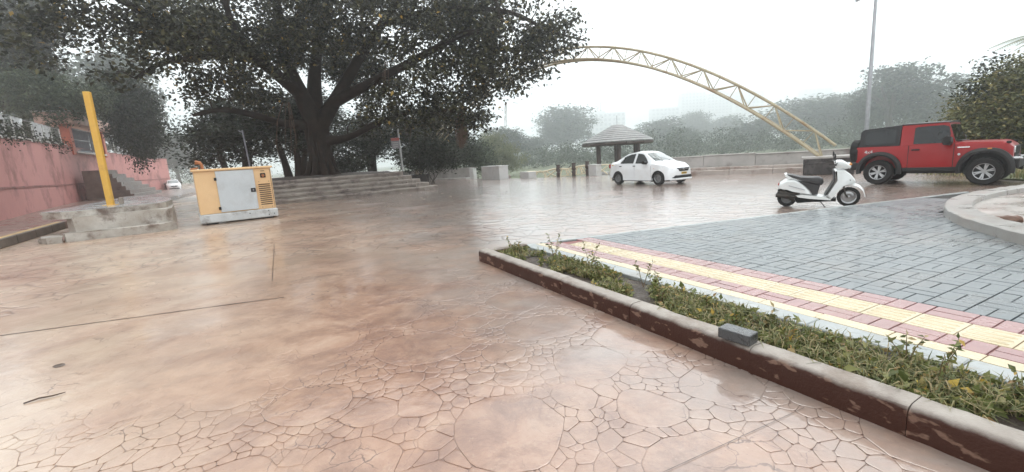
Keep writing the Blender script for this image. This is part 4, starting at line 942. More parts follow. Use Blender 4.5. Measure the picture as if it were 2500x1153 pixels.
for sg in (-1,1):
    HT.window('quarter_window',[-1.66,-1.62,-1.3,-.95,-.84],[.16,.10,.10,.10,.14],[.80,.86,.87,.87,.86],sg,M_GLASS,jeep,.006)
    CB.window('side_window',[-.40,-.34,0,.25,.38,.43],[.03,.03,.03,.03,.03,.05],[.84,.88,.89,.89,.90,.70],sg,M_GLASS,jeep,.006)
    # door seam and lower shut lines
    for x in (-.50,.545): B('door_seam',(x,sg*.838,.86),(.014,.012,.72),M_BLK,jeep,0)
    B('door_seam',(.02,sg*.838,.52),(1.05,.012,.014),M_BLK,jeep,0)
    h_=B('door_handle',(-.33,sg*.848,1.08),(.20,.03,.045),M_BLK,jeep,.01); 
    B('fender_badge',(.74,sg*.795,1.10),(.26,.012,.035),M_CHROME,jeep,.004,rz=-sg*R_(8))
    m_=MB(); m_.lathe([(0,.014),(.028,.012),(.034,0)],12,Matrix.Translation((.66,sg*.815,.90))@Matrix.Rotation(-sg*R_(90),4,'X')); m_.build('side_indicator',M_LAMP,jeep)
    mi=MB().loft([[(.42+a*.10,sg*(.86+.0),1.30+b*.13) for a,b in ((-.8,-.9),(.6,-1),(1,-.3),(.9,.8),(-.2,1),(-.9,.5))],[(.40+a*.10,sg*(1.08),1.33+b*.14) for a,b in ((-.8,-.9),(.6,-1),(1,-.3),(.9,.8),(-.2,1),(-.9,.5))]]).build('wing_mirror',M_CLAD,jeep,bevel=.015)
    B('mirror_stalk',(.44,sg*.83,1.24),(.07,.14,.05),M_CLAD,mi,.01)
    # flares: black arched mouldings over each wheel
    for ax in (-1.225,1.225):
        m_=MB(); rings=[]
        for a in np.linspace(R_(-12),R_(192),27):
            ca,sa=math.cos(a),math.sin(a); r0,r1=.475,.60
            if ax>0: sq=1.0+.05*abs(math.cos(2*a-math.pi/2))
            else: sq=1.0
            rings.append([(ax+r0*ca,sg*.80,.46+r0*sa),(ax+r0*ca,sg*.955,.46+r0*sa),(ax+(r0+.05)*ca,sg*.965,.46+(r0+.05)*sa*sq),(ax+r1*ca,sg*.90,.46+r1*sa*sq),(ax+r1*ca,sg*.78,.46+r1*sa*sq)])
        m_.loft(rings); m_.build('wheel_flare',M_CLAD,jeep,smooth=.7)
    for ax in (-1.225,1.225):
        m_=MB(); m_.loft([[(ax+.47*math.cos(a),sg*y,.46+.47*math.sin(a)) for y in (.45,.86)] for a in np.linspace(R_(-5),R_(185),17)],caps=False,closed=False); m_.build('wheel_liner',M_BLK,jeep)
        B('liner_back',(ax,sg*.50,.62),(.95,.02,.66),M_BLK,jeep,0)
    B('marker_lamp',(1.30,sg*.955,1.045),(.09,.02,.025),M_AMBER,jeep,.004)
    B('sill',(0,sg*.80,.47),(1.35,.12,.13),M_CLAD,jeep,.02)
    B('tail_light',(-1.865,sg*.70,.98),(.05,.16,.30),M_TAIL,jeep,.01)
    B('tail_light_bezel',(-1.855,sg*.715,.98),(.05,.20,.36),M_CLAD,jeep,.01)
    wheel(jeep,-1.225,sg*.79,.395,.395,.25,.235,6,sg,M_ALLOY,double=True); wheel(jeep,1.225,sg*.79,.395,.395,.25,.235,6,sg,M_ALLOY,double=True)
    m_=MB(); m_.lathe([(0,.03),(.09,.025),(.105,0)],18,Matrix.Translation((1.72,sg*.44,.98))@Matrix.Rotation(R_(90),4,'Y')); m_.build('headlight',M_LAMP,jeep,smooth=.9)
    B('bonnet_latch',(1.62,sg*.62,1.19),(.10,.05,.07),M_BLK,jeep,.01)
CB.screen('windscreen',.385,.545,.93,M_GLASS,jeep,.006)
B('wiper_cowl',(.60,0,1.30),(.10,1.1,.03),M_BLK,jeep,.008)
B('grille',(1.73,0,.92),(.03,.9,.34),M_CLAD,jeep,.02)
for k in range(7): B('grille_slot',(1.748,-.33+k*.11,.95),(.012,.05,.24),M_BLK,jeep,.01)
B('front_bumper',(1.80,0,.60),(.16,1.60,.26),M_CLAD,jeep,.03,seg=2); fb=B('bumper_end',(1.83,-.55,.75),(.20,.42,.07),M_CHROME,jeep,.02)
B('bumper_end',(1.83,.55,.75),(.20,.42,.07),M_CHROME,jeep,.02)
B('rear_bumper',(-1.90,0,.60),(.22,1.66,.24),M_CLAD,jeep,.03,seg=2)
B('underbody',(0,0,.42),(3.0,1.1,.18),M_BLK,jeep,0)
for ax in (-1.225,1.225): 
    m_=MB(); m_.tube([(ax,-.7,.39),(ax,.7,.39)],.06,8); m_.build('axle',M_BLK,jeep)
sw=wheel(jeep,-2.06,-.05,1.08,.39,.24,.22,0,1,M_CLAD,'spare_wheel'); sw.rotation_euler=(0,R_(-90),0)
m_=MB(); m_.lathe([(0,.125),(.36,.12),(.37,.09)],28,Matrix.Identity(4)); m_.build('cover',M_CLAD,sw,smooth=.7)
def text_obj(s_,size,m,parent,loc,rot,name='lettering',ext=.002):
    cu=bpy.data.curves.new(name,'FONT'); cu.body=s_; cu.size=size; cu.extrude=ext; cu.align_x='CENTER'; cu.align_y='CENTER'; cu.resolution_u=3
    o=bpy.data.objects.new(name,cu); COL.objects.link(o); dg=bpy.context.evaluated_depsgraph_get(); me=bpy.data.meshes.new_from_object(o.evaluated_get(dg)); bpy.data.objects.remove(o)
    o=link(name,me,m,parent); o.location=loc; o.rotation_euler=rot; return o
for sg in (-1,1): text_obj('4x4',.15,M_CHROME,jeep,(-1.52,sg*.842,1.06),(R_(90),0,0 if sg<0 else R_(180)))

# ---------------------------------------------------------------- white sedan
ra_=Vector((5.50,22.28,0)); fa_=Vector((6.69,20.34,0)); cd=(fa_-ra_).normalized(); left=Vector((-cd.y,cd.x,0)); cc=(ra_+fa_)/2+left*.72; cang=math.atan2(cd.y,cd.x)
def sedan(label,loc,ang,plate):
    car=thing('sedan',label,'car',tuple(loc),ang)
    S=Shell(zT=[(-1.90,.94),(-1.84,1.04),(-1.40,1.10),(-.72,1.435),(-.2,1.50),(.12,1.485),(.32,1.425),(1.02,1.02),(1.55,.93),(1.86,.80),(1.98,.66)],
      zB=[(-1.90,.88),(-1.4,.985),(-.2,.965),(1.0,.93),(1.55,.86),(1.86,.70),(1.98,.56)],
      wB=[(-1.90,.60),(-1.72,.76),(-1.2,.83),(.6,.835),(1.3,.80),(1.72,.70),(1.90,.56),(1.98,.44)],
      wT=[(-1.90,.52),(-1.72,.66),(-1.40,.66),(-.72,.55),(.12,.56),(.32,.57),(1.02,.70),(1.5,.66),(1.86,.48),(1.98,.36)],
      wM=[(-1.94,.60),(-1.8,.76),(-1.2,.845),(.6,.848),(1.35,.835),(1.74,.74),(1.92,.58),(1.98,.46)],zM=[(-1.9,.62),(1.3,.60),(1.98,.46)],
      zb=[(-1.90,.36),(-1.5,.26),(-.8,.20),(1.5,.20),(1.98,.24)],floor=.22,crown=[(-1.9,.02),(-.72,.045),(.2,.045),(1.0,.035),(1.98,.02)],axles=(-1.19,1.24),ra=.345,zc=.30)
    body=S.build('body',M_WPAINT,car,stations(-1.90,1.98,(-1.19,1.24),.345,(-1.4,-.72,.12,.32,1.02,1.74,1.86,1.92,-1.84,-1.72)))
    S.screen('windscreen',.36,.97,.90,M_GLASSL,car); S.screen('rear_window',-.76,-1.36,.88,M_GLASS,car)
    for sg in (-1,1):
        S.window('front_side_window',[-.06,-.04,.2,.3,.5,.66],[.06,.05,.05,.05,.06,.12],[.86,.88,.88,.86,.68,.30],sg,M_GLASSM,car)
        S.window('rear_side_window',[-1.02,-.95,-.8,-.5,-.22,-.19],[.10,.05,.05,.05,.05,.06],[.22,.50,.82,.88,.88,.86],sg,M_GLASSM,car)
        B('window_divider',(-.83,sg*.742,1.15),(.03,.02,.34),M_BLK,car,0,rx=sg*R_(28))
        for x in (-1.0,-.13): B('door_handle',(x,sg*.845,.875),(.15,.03,.035),M_BLK,car,.008)
        for x in (-.12,.86): B('door_seam',(x,sg*.842,.60),(.008,.012,.52),M_SGN,car,0)
        mi=MB().loft([[(.60+a*.07,sg*.84,1.0+b*.07) for a,b in ((-1,-.8),(.7,-1),(1,.3),(.3,1),(-1,.8))],[(.58+a*.09,sg*1.03,1.03+b*.085) for a,b in ((-1,-.8),(.7,-1),(1,.3),(.3,1),(-1,.8))]]).build('wing_mirror',M_BLK,car,bevel=.015)
        MB().loft([[(1.44,sg*.785,.80),(1.72,sg*.705,.66),(1.80,sg*.66,.63),(1.86,sg*.56,.66),(1.76,sg*.60,.79),(1.55,sg*.70,.85)],[(1.44,sg*.76,.81),(1.71,sg*.68,.67),(1.79,sg*.63,.64),(1.84,sg*.53,.67),(1.74,sg*.57,.80),(1.54,sg*.67,.86)]]).build('headlight',M_LAMP,car)
        B('tail_light',(-1.83,sg*.70,.88),(.10,.14,.20),M_TAIL,car,.02,rz=sg*R_(-25))
        B('side_indicator',(1.03,sg*.846,.74),(.03,.012,.025),M_AMBER,car,.003)
        B('rear_badge',(-1.56,sg*.80,.93),(.12,.02,.05),M_PLATE,car,.01)
        for x in (-1.19,1.24):
            m_=MB(); m_.loft([[(x+.33*math.cos(a),sg*y,.30+.33*math.sin(a)) for y in (.5,.835)] for a in np.linspace(0,math.pi,15)],caps=False,closed=False); m_.build('wheel_liner',M_BLK,car); B('liner_back',(x,sg*.535,.42),(.66,.02,.44),M_BLK,car,0)
            wheel(car,x,sg*.735,.295,.295,.185,.185,0,sg,M_STEELW)
        B('mud_flap',(.86,sg*.76,.24),(.02,.16,.18),M_BLK,car,0); B('mud_flap',(-1.56,sg*.76,.26),(.02,.16,.18),M_BLK,car,0)
    # front face
    MB().loft([[(1.93,-.42,.725),(1.93,.42,.725),(1.965,.30,.58),(1.965,-.30,.58)],[(1.985,-.40,.725),(1.985,.40,.725),(2.005,.28,.58),(2.005,-.28,.58)]]).build('grille',M_BLK,car,bevel=.01)
    B('grille_bar',(2.0,0,.67),(.012,.62,.022),M_CHROME,car,.004)
    m_=MB(); m_.lathe([(0,.012),(.045,.010),(.055,0)],16,Matrix.Translation((2.006,0,.67))@Matrix.Rotation(R_(90),4,'Y')); m_.build('emblem',M_CHROME,car)
    p_=B('number_plate',(2.005,0,.50),(.015,.34,.085),M_PLATE if plate else M_WHITE_C,car,.004)
    for k in range(8): B('plate_mark',(2.014,-.125+k*.036,.50),(.004,.020,.04),M_BLK,p_,0)
    MB().loft([[(1.80,-.62,.40),(1.80,.62,.40),(1.84,.66,.30),(1.84,-.66,.30)],[(1.99,-.50,.42),(1.99,.50,.42),(2.0,.56,.29),(2.0,-.56,.29)]]).build('lower_intake',M_BLK,car,bevel=.02)
    MB().loft([[(1.78,-.72,.27),(1.78,.72,.27),(1.78,.70,.19),(1.78,-.70,.19)],[(2.01,-.56,.28),(2.01,.56,.28),(2.0,.52,.20),(2.0,-.52,.20)]]).build('bumper_lip',M_WPAINT,car,bevel=.02)
    for s_ in (.32,-.18): 
        m_=MB(); m_.tube([(1.0,s_,1.06),(.86,s_-.22,1.155),(.80,s_-.42,1.19)],.012,5); m_.build('wiper',M_BLK,car)
    B('antenna',(-.55,0,1.56),(.10,.02,.05),M_BLK,car,.005)
    B('underbody',(0,0,.20),(3.2,1.1,.10),M_BLK,car,0)
    for k,(x,y) in enumerate(((-.05,.36),(-.05,-.36),(-.75,.36),(-.75,-.36))): B('seat_back',(x,y,.95),(.14,.42,.6),M_SOFT,car,.03)
    return car
sedan('white sedan with yellow number plate parked in front of the gazebo',cc,cang,True)
fc=G(437,466); sedan('distant white car parked at the end of the pink wall',(fc.x-1.2,fc.y+.8,0),R_(-52),False)

# ---------------------------------------------------------------- white scooter
sr=Vector((6.93,11.21,0)); sf=Vector((8.0,10.55,0)); sdir=(sf-sr).normalized(); sang=math.atan2(sdir.y,sdir.x)
sco=thing('scooter','white motor scooter with black seat propped on its stand by the paving','scooter',tuple(sr),sang); sco.rotation_euler=(R_(5),0,sang)
M_SW=mat('white_scooter_paint',(.72,.73,.72),(.77,.78,.77),scale=2,rough=.25,coat=.7,obj=True)
M_SEAT=mat('black_seat',(.028,.026,.028),(.045,.042,.043),scale=14,rough=.5,obj=True)
M_ENG=mat('engine_dark',(.03,.024,.02),(.06,.05,.042),scale=16,rough=.5,metal=.3,obj=True)
def zx(X,Y): return ((X-300)/738.0,(1035-Y)/738.0)
def puff(name,pts,w,m,parent,inset=.12,yc=0.0,wfun=None,px=True):
    """rounded body from a side outline: widest in the middle, drawn in towards both flanks"""
    P=[zx(*p) for p in pts] if px else pts; cx=sum(p[0] for p in P)/len(P); cz=sum(p[1] for p in P)/len(P); m_=MB(); rings=[]
    for t,k in ((-1,1-inset*1.6),(-.86,1-inset*.5),(-.5,1),(.5,1),(.86,1-inset*.5),(1,1-inset*1.6)):
        rings.append([(cx+(x-cx)*k,yc+t*w*(wfun(x) if wfun else 1),cz+(z-cz)*k) for x,z in P])
    m_.loft(rings); return m_.build(name,m,parent,smooth=.75)
wheel(sco,0,0,.205,.205,.10,.125,0,-1,M_STEELW); fw=wheel(sco,1.24,0,.225,.225,.10,.155,0,-1,M_ALLOY)
puff('rear_panel',[(165,640),(185,590),(270,535),(400,535),(480,580),(570,660),(640,740),(680,812),(600,800),(390,758),(290,715),(170,690)],.20,M_SW,sco,.10,wfun=lambda x:1-.35*max(0,x-.15))
m_=puff('seat',[(290,440),(330,440),(480,488),(620,498),(780,505),(835,545),(845,600),(820,645),(760,635),(600,585),(440,535),(330,480)],.135,M_SEAT,sco,.16)
puff('grab_rail',[(250,430),(285,425),(300,455),(395,515),(385,530),(300,500),(258,470)],.15,M_SW,sco,.05)
puff('seat_base',[(470,570),(640,600),(800,640),(790,690),(765,820),(690,820),(660,760),(600,680)],.12,M_SEAT,sco,.06)
puff('floorboard',[(430,820),(520,805),(880,850),(960,890),(965,910),(880,902),(640,880),(460,850)],.17,M_SW,sco,.03)
puff('belly',[(420,840),(900,905),(1040,880),(1040,940),(700,950),(460,970),(430,930)],.10,M_BLK,sco,.05)
puff('leg_shield',[(985,385),(1010,375),(1030,560),(900,830),(955,905),(1005,830),(1060,740),(1140,665),(1250,640),(1300,605),(1285,560),(1220,470),(1130,395),(1060,385)],.19,M_SW,sco,.06,wfun=lambda x:1.0-.55*max(0,x-.98)/.4)
puff('inner_panel',[(970,385),(990,385),(1012,560),(885,835),(865,830),(985,570)],.16,M_SEAT,sco,.02)
B('body_crease',(1.215,-.115,.66),(.09,.01,.02),M_BLK,sco,0,ry=R_(48))
puff('handlebar_cowl',[(980,250),(1020,225),(1090,228),(1160,270),(1215,320),(1205,360),(1150,378),(1010,362),(985,300)],.15,M_SW,sco,.18)
m_=MB(); m_.tube([(.93,-.36,1.03),(.95,-.2,1.03),(.95,.2,1.03),(.93,.36,1.03)],.02,8); m_.build('handlebar',M_BLK,sco)
for s_ in (-1,1):
    m_=MB(); m_.tube([(.97,s_*.16,1.05),(.93,s_*.28,1.03),(.80,s_*.34,1.04)],.009,5); m_.build('brake_lever',M_BLK,sco)
    m_=MB(); m_.tube([(.93,s_*.2,1.06),(.92,s_*.24,1.16)],.008,5); st_=m_.build('mirror_stem',M_BLK,sco)
    m_=MB(); m_.lathe([(0,.0),(.055,.0),(.062,.012),(.045,.03),(0,.036)],16,Matrix.Translation((.90,s_*.25,1.22))@Matrix.Rotation(R_(90),4,'Y')); m_.build('mirror',M_BLK,sco,smooth=.9)
m_=MB(); m_.lathe([(0,.05),(.06,.04),(.085,0)],16,Matrix.Translation((1.20,0,.96))@Matrix.Rotation(R_(75),4,'Y')); m_.build('headlight',M_LAMP,sco,smooth=.9)
B('front_indicator',(1.23,-.10,1.0),(.05,.04,.04),M_AMBER,sco,.01); B('front_indicator',(1.23,.10,1.0),(.05,.04,.04),M_AMBER,sco,.01)
# front mudguard
m_=MB(); rings=[]
for a in np.linspace(R_(8),R_(160),16):
    r=.31+.03*math.sin(a); rings.append([(1.24+r*math.cos(a),y,.225+r*math.sin(a)-abs(y)*.55) for y in (-.085,-.06,0,.06,.085)]+[(1.24+(r-.012)*math.cos(a),y,.225+(r-.012)*math.sin(a)-abs(y)*.55) for y in (.085,.06,0,-.06,-.085)])
m_.loft(rings); m_.build('front_mudguard',M_SW,sco,smooth=.8)
for s_ in (-1,1):
    m_=MB(); m_.tube([(1.13,s_*.07,.50),(1.17,s_*.075,.30),(1.22,s_*.075,.225)],.018,6); m_.build('fork_arm',M_ENG,sco)
puff('engine',[(200,720),(380,770),(500,790),(500,830),(420,880),(440,930),(400,950),(330,900),(250,880),(170,830),(150,760)],.10,M_ENG,sco,.1,yc=-.02)
puff('number_plate_holder',[(120,835),(150,770),(150,720),(210,705),(230,760),(190,845)],.07,M_BLK,sco,.05)
m_=MB(); m_.tube([(.15,-.15,.25),(-.05,-.15,.29),(-.24,-.15,.30)],[.03,.05,.05],10); m_.build('exhaust_silencer',M_ENG,sco,smooth=.8)
m_=MB(); m_.tube([(.69,-.06,.13),(.80,-.24,.0)],.010,6); m_.build('side_stand',M_BLK,sco)
B('tail_light',(-.185,0,.56),(.03,.16,.06),M_TAIL,sco,.01)
B('side_stripe',(.20,-.206,.49),(.36,.006,.014),M_SGN,sco,0,ry=R_(18)); B('side_stripe',(.20,.206,.49),(.36,.006,.014),M_SGN,sco,0,ry=R_(18))
# ================================================================ VEGETATION
NR=np.random.default_rng(5)
def leaf_mesh(name,C,size,rng,flat=.55,aspect=.55,droop=.25):
    """N folded leaves, each two triangles, as one mesh"""
    n=len(C); d=rng.normal(size=(n,3)); d[:,2]=d[:,2]*.6-droop; d/=np.linalg.norm(d,axis=1)[:,None]
    up=rng.normal(size=(n,3))*flat; up[:,2]+=1; s=np.cross(d,up); s/=np.linalg.norm(s,axis=1)[:,None]+1e-9; nn=np.cross(s,d)
    L=(size*rng.uniform(.65,1.3,n))[:,None]; W=L*aspect*.5
    V=np.empty((n,4,3)); V[:,0]=C; V[:,1]=C+d*L*.42+s*W+nn*L*.07; V[:,2]=C+d*L-nn*L*.08; V[:,3]=C+d*L*.42-s*W+nn*L*.07
    me=bpy.data.meshes.new(name); me.vertices.add(n*4); me.vertices.foreach_set('co',V.ravel())
    b=np.arange(n)[:,None]*4; T=np.concatenate([b+[0,1,2],b+[0,2,3]],1).reshape(-1)
    me.loops.add(n*6); me.loops.foreach_set('vertex_index',T.astype(np.int32)); me.polygons.add(n*2)
    me.polygons.foreach_set('loop_start',np.arange(0,n*6,3,dtype=np.int32)); me.update(calc_edges=True); return me
def sample_ell(E,n,rng,shell=.35):
    """points inside a list of ellipsoids (c,r), weighted by volume, a bit denser near the surface"""
    vol=np.array([r[0]*r[1]*r[2] for c,r in E])**.8; k=rng.choice(len(E),n,p=vol/vol.sum()); u=rng.normal(size=(n,3)); u/=np.linalg.norm(u,axis=1)[:,None]
    rad=rng.uniform(0,1,n)**shell; return np.array([E[i][0] for i in k])+u*rad[:,None]*np.array([E[i][1] for i in k])
def grow(mb,nodes,targets,rng,r0=.05,taper=.45,sag=.04,n=5):
    """join each target to the nearest wood already grown, near ones first"""
    P=[np.array(p) for p,_ in nodes]; Rr=[r for _,r in nodes]; A=np.array(P); tg=np.array(targets)
    d=np.min(np.linalg.norm(tg[:,None]-A[None],axis=2),axis=1); order=np.argsort(d)
    for i in order:
        t=tg[i]; dd=np.linalg.norm(A-t,axis=1); j=int(np.argmin(dd)); a=A[j]; L=dd[j]
        if L<.05: continue
        ra=min(Rr[j]*.75,r0*(.35+.22*L)); pts=[]; rr=[]; K=4; off=rng.normal(size=3)*L*.12
        for k in range(K+1):
            f=k/K; pts.append(a+(t-a)*f+off*math.sin(math.pi*f)+np.array([0,0,sag*L*math.sin(math.pi*f)])); rr.append(ra*(1-f*(1-taper)))
        mb.tube(pts,rr,n,caps=False); A=np.vstack([A]+pts[1:]); Rr+=rr[1:]
def tree_obj(name,label,cat,base,skel,E,ncl,per,lsize,crad,bark,leafm,rng,group=None,flat=.55,r0=.05,seg=7,droop=.25,aspect=.55):
    """skel: list of polylines [(pos,radius),...]; E: crown ellipsoids, all relative to base"""
    t=thing(name,label,cat,base,0,group); mb=MB(); nodes=[]
    for pl in skel:
        pts=smooth_path([p for p,_ in pl],4); rs=list(np.interp(np.linspace(0,len(pl)-1,len(pts)),range(len(pl)),[r for _,r in pl])); mb.tube(pts,rs,seg)
        nodes+=list(zip([tuple(p) for p in pts],rs))
    cl=sample_ell(E,ncl,rng); grow(mb,nodes,cl,rng,r0)
    mb.build('trunk',bark,t,smooth=1.2)
    C=np.repeat(cl,per,axis=0)+rng.normal(size=(ncl*per,3))*crad*np.array([1,1,.7])
    link('crown',leaf_mesh('crown',C,lsize,rng,flat,droop=droop,aspect=aspect),leafm,t); return t
M_BARK=mat('banyan_bark',spec=.12,c1=(.018,.012,.009),c2=(.04,.027,.021),scale=2.5,rough=.6,rough2=.8,bump=.8,bscale=9)
M_BARK2=mat('grey_bark',(.06,.05,.042),(.10,.085,.07),scale=3,rough=.7,bump=.6,bscale=12)
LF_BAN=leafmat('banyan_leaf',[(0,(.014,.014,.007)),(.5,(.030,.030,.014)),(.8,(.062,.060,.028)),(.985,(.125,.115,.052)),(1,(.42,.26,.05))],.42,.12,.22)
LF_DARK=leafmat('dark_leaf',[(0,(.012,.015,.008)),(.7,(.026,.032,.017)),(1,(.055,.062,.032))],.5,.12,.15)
LF_MID=leafmat('mid_leaf',[(0,(.035,.05,.028)),(.6,(.06,.08,.042)),(1,(.11,.125,.07))],.5,.25)
LF_FAR=leafmat('far_leaf',[(0,(.028,.042,.026)),(.6,(.055,.075,.042)),(1,(.10,.115,.065))],.6,.2)
LF_OLIVE=leafmat('olive_leaf',[(0,(.05,.056,.02)),(.45,(.115,.12,.042)),(.85,(.21,.195,.075)),(1,(.30,.23,.09))],.45,.25)
LF_PALE=leafmat('bamboo_leaf',[(0,(.13,.15,.07)),(1,(.24,.24,.13))],.5,.3)
# ---- the banyan
bb=AY(788,430,30.5); bb.z=1.15
def rel(px,py,Y): return AY(px,py,Y)-bb
def limb(*q): return [(rel(a,b,c),r) for a,b,c,r in q]
skel=[limb((790,445,30.5,.82),(788,405,30.5,.66),(785,355,30.5,.62),(776,300,30.4,.72)),
 limb((776,310,30.4,.7),(738,235,29.6,.5),(702,155,28.7,.38),(683,60,27.8,.3),(668,-60,27,.2)),
 limb((776,310,30.4,.7),(768,225,30.6,.48),(775,120,31,.34),(802,20,31,.27),(822,-80,31,.16)),
 limb((780,310,30.3,.6),(822,240,30,.42),(872,152,29,.32),(932,60,28,.25),(995,-35,27,.14)),
 limb((795,345,30.5,.4),(850,336,30,.22),(925,300,29,.18),(1012,272,27.5,.14),(1115,272,26.5,.09)),
 limb((815,250,30,.4),(930,190,28,.26),(1040,132,26.5,.21),(1130,83,25.5,.17),(1195,77,25,.15),(1217,45,24.8,.13),(1208,-5,24.8,.09)),
 limb((750,305,30.3,.4),(690,301,29,.24),(620,281,27,.19),(540,268,25,.14),(470,282,24,.08)),
 limb((728,225,29.4,.4),(622,142,26,.28),(500,96,23,.23),(400,62,21,.19),(300,2,19.5,.14),(200,-40,18.5,.08)),
 limb((560,118,24.5,.2),(480,142,22.4,.15),(400,152,20.6,.11),(330,192,19.6,.06)),
 limb((930,60,28,.2),(1080,22,26,.16),(1240,30,25,.12),(1340,75,25,.08),(1430,100,25,.03)),
 limb((690,110,28.2,.25),(740,20,27,.2),(770,-60,26,.14)),
 limb((600,135,25.6,.2),(560,40,23.5,.15),(540,-50,22,.1))]
def ell(cx,cy,rx,ry,Y,dep): c=rel(cx,cy,Y); return (np.array(c),(rx*Y/1130,dep,ry*Y/1130))
E=[ell(*q) for q in ((640,20,280,120,27,4.5),(950,40,270,115,27,3.5),(1190,60,175,105,25.5,2.6),(1330,85,90,60,25,1.6),(1400,95,45,22,25,.8),(1120,185,150,70,26,2.6),(1030,250,150,62,27,2.4),
 (1235,170,70,55,25,1.6),(1320,160,35,38,25,1.0),(900,170,120,70,33,2.5),(570,120,140,85,24.5,2.6),(400,70,150,75,21,1.8),(230,40,170,65,20,1.6),(110,110,90,60,19,1.4),(520,215,70,40,25,1.8),
 (620,230,80,45,31,2.0),(330,165,65,45,19.6,1.4),(1100,295,90,35,27.5,1.6),(780,150,120,80,34,2.0),(900,290,60,40,32,1.5),(1160,270,80,45,26,1.4))]
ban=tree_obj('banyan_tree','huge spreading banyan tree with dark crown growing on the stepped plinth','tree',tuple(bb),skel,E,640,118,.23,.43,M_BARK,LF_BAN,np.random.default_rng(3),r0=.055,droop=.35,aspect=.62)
# roots, ribs and hanging aerial roots
M_ROOT=mat('aerial_root',(.085,.05,.032),(.13,.08,.055),scale=6,rough=.8)
for k in range(9):
    a=2*math.pi*k/9+.3; m_=MB(); pts=[]
    for f,z in ((1.1,-.1),(.82,.25),(.66,1.2),(.56,2.4),(.52,3.2)): pts.append((f*math.cos(a)+.1*math.sin(z*2+k),f*math.sin(a),z))
    m_.tube(pts,[.24,.2,.16,.15,.2],7); m_.build('root_buttress',M_BARK,ban,smooth=1.2)
def tassel(px,py0,py1,Y,n,wd,name,r=.018):
    m_=MB(); a=rel(px,py0,Y); b=rel(px,py1,Y)
    for k in range(n):
        o=Vector((rnd.gauss(0,wd),rnd.gauss(0,wd),0)); e=rnd.uniform(.55,1.0); q=Vector((rnd.gauss(0,wd*.5),0,0))
        m_.tube([a+o*.4,a.lerp(b,.3*e)+o,a.lerp(b,.7*e)+o*1.1+q,a.lerp(b,e)+o*.7+q],[r*1.3,r*1.2,r,r*.5],4,caps=False)
    return stuff(m_.build(name,M_ROOT,ban))
tassel(1128,262,365,27,150,.13,'aerial_roots',.022)
tassel(992,230,360,27.5,9,.14,'hanging_roots',.014); tassel(945,150,300,27,5,.2,'hanging_roots',.012); tassel(1235,250,330,25,3,.1,'hanging_twigs',.012); tassel(700,250,420,28,7,.3,'hanging_roots',.014)
# ---- generic trees
def proto(seed,H,crown,ncl,per,ls,cr,bark,leafm,stems=1,flat=.6):
    rg=np.random.default_rng(seed); sk=[]; E=[]
    for s in range(stems):
        x,y=(0,0) if stems==1 else (rg.normal()*H*.05,rg.normal()*H*.05)
        top=(x*3+rg.normal()*H*.05,y*3+rg.normal()*H*.05,H*.72)
        sk.append([((x,y,-.3),H*.032),((x*1.4,y*1.4,H*.18),H*.024),((x*2,y*2,H*.42),H*.017),(top,H*.008)])
        for k in range(4):
            a=rg.uniform(0,6.28); l=H*rg.uniform(.2,.33); z=H*rg.uniform(.28,.5); sk.append([((x*1.8,y*1.8,z),H*.012),((x*1.8+l*.5*math.cos(a),y*1.8+l*.5*math.sin(a),z+H*.09),H*.009),((x*1.8+l*math.cos(a),y*1.8+l*math.sin(a),z+H*.20),H*.004)])
    for k in range(crown):
        a=rg.uniform(0,6.28); r=H*rg.uniform(.08,.30); z=H*rg.uniform(.30,.86); q=H*rg.uniform(.10,.19)*(1.15-.4*abs(z/H-.6)); E.append((np.array([r*math.cos(a)*(1.25-z/H*.6),r*math.sin(a)*(1.25-z/H*.6),z]),(q*1.25,q*1.25,q*.85)))
    E.append((np.array([0,0,H*.62]),(H*.2,H*.2,H*.16)))
    return sk,E,ncl,per,ls,cr,bark,leafm,rg,flat
def make_proto(name,label,cat,base,p,group,scale=(1,1,1),rz=0):
    sk,E,ncl,per,ls,cr,bark,leafm,rg,flat=p
    t=tree_obj(name,label,cat,base,sk,E,ncl,per,ls,cr,bark,leafm,rg,group,flat,r0=.03,seg=6); t.scale=scale; t.rotation_euler=(0,0,rz); return t
def again(src,label,base,scale,rz,group=None):
    t=copy_tree(src); t.location=base; t.scale=scale; t.rotation_euler=(0,0,rz); t['label']=label
    if group: t['group']=group
    return t
PA=proto(21,10,15,230,42,.42,.55,M_BARK2,LF_FAR); PB=proto(34,10,11,190,46,.40,.50,M_BARK2,LF_FAR,stems=2); PC=proto(55,10,20,300,40,.36,.5,M_BARK2,LF_FAR)
first={}
GF='hazy trees beyond the plaza'
def place(kind,label,px,base_py,top_py,wpx,Y,rz,group=GF,base_z=-1.3):
    if group==GF: Y*=1.7
    c=AY(px,base_py,Y); H=AY(px,top_py,Y).z-base_z; sx=wpx*Y/1110/6.6; s=H/9.6; b=(c.x,Y,base_z)
    sc3=(sx,sx,s)
    if kind not in first: first[kind]=make_proto('broadleaf_tree',label,'tree',b,{'A':PA,'B':PB,'C':PC}[kind],group,sc3,rz)
    else: again(first[kind],label,b,sc3,rz,group)
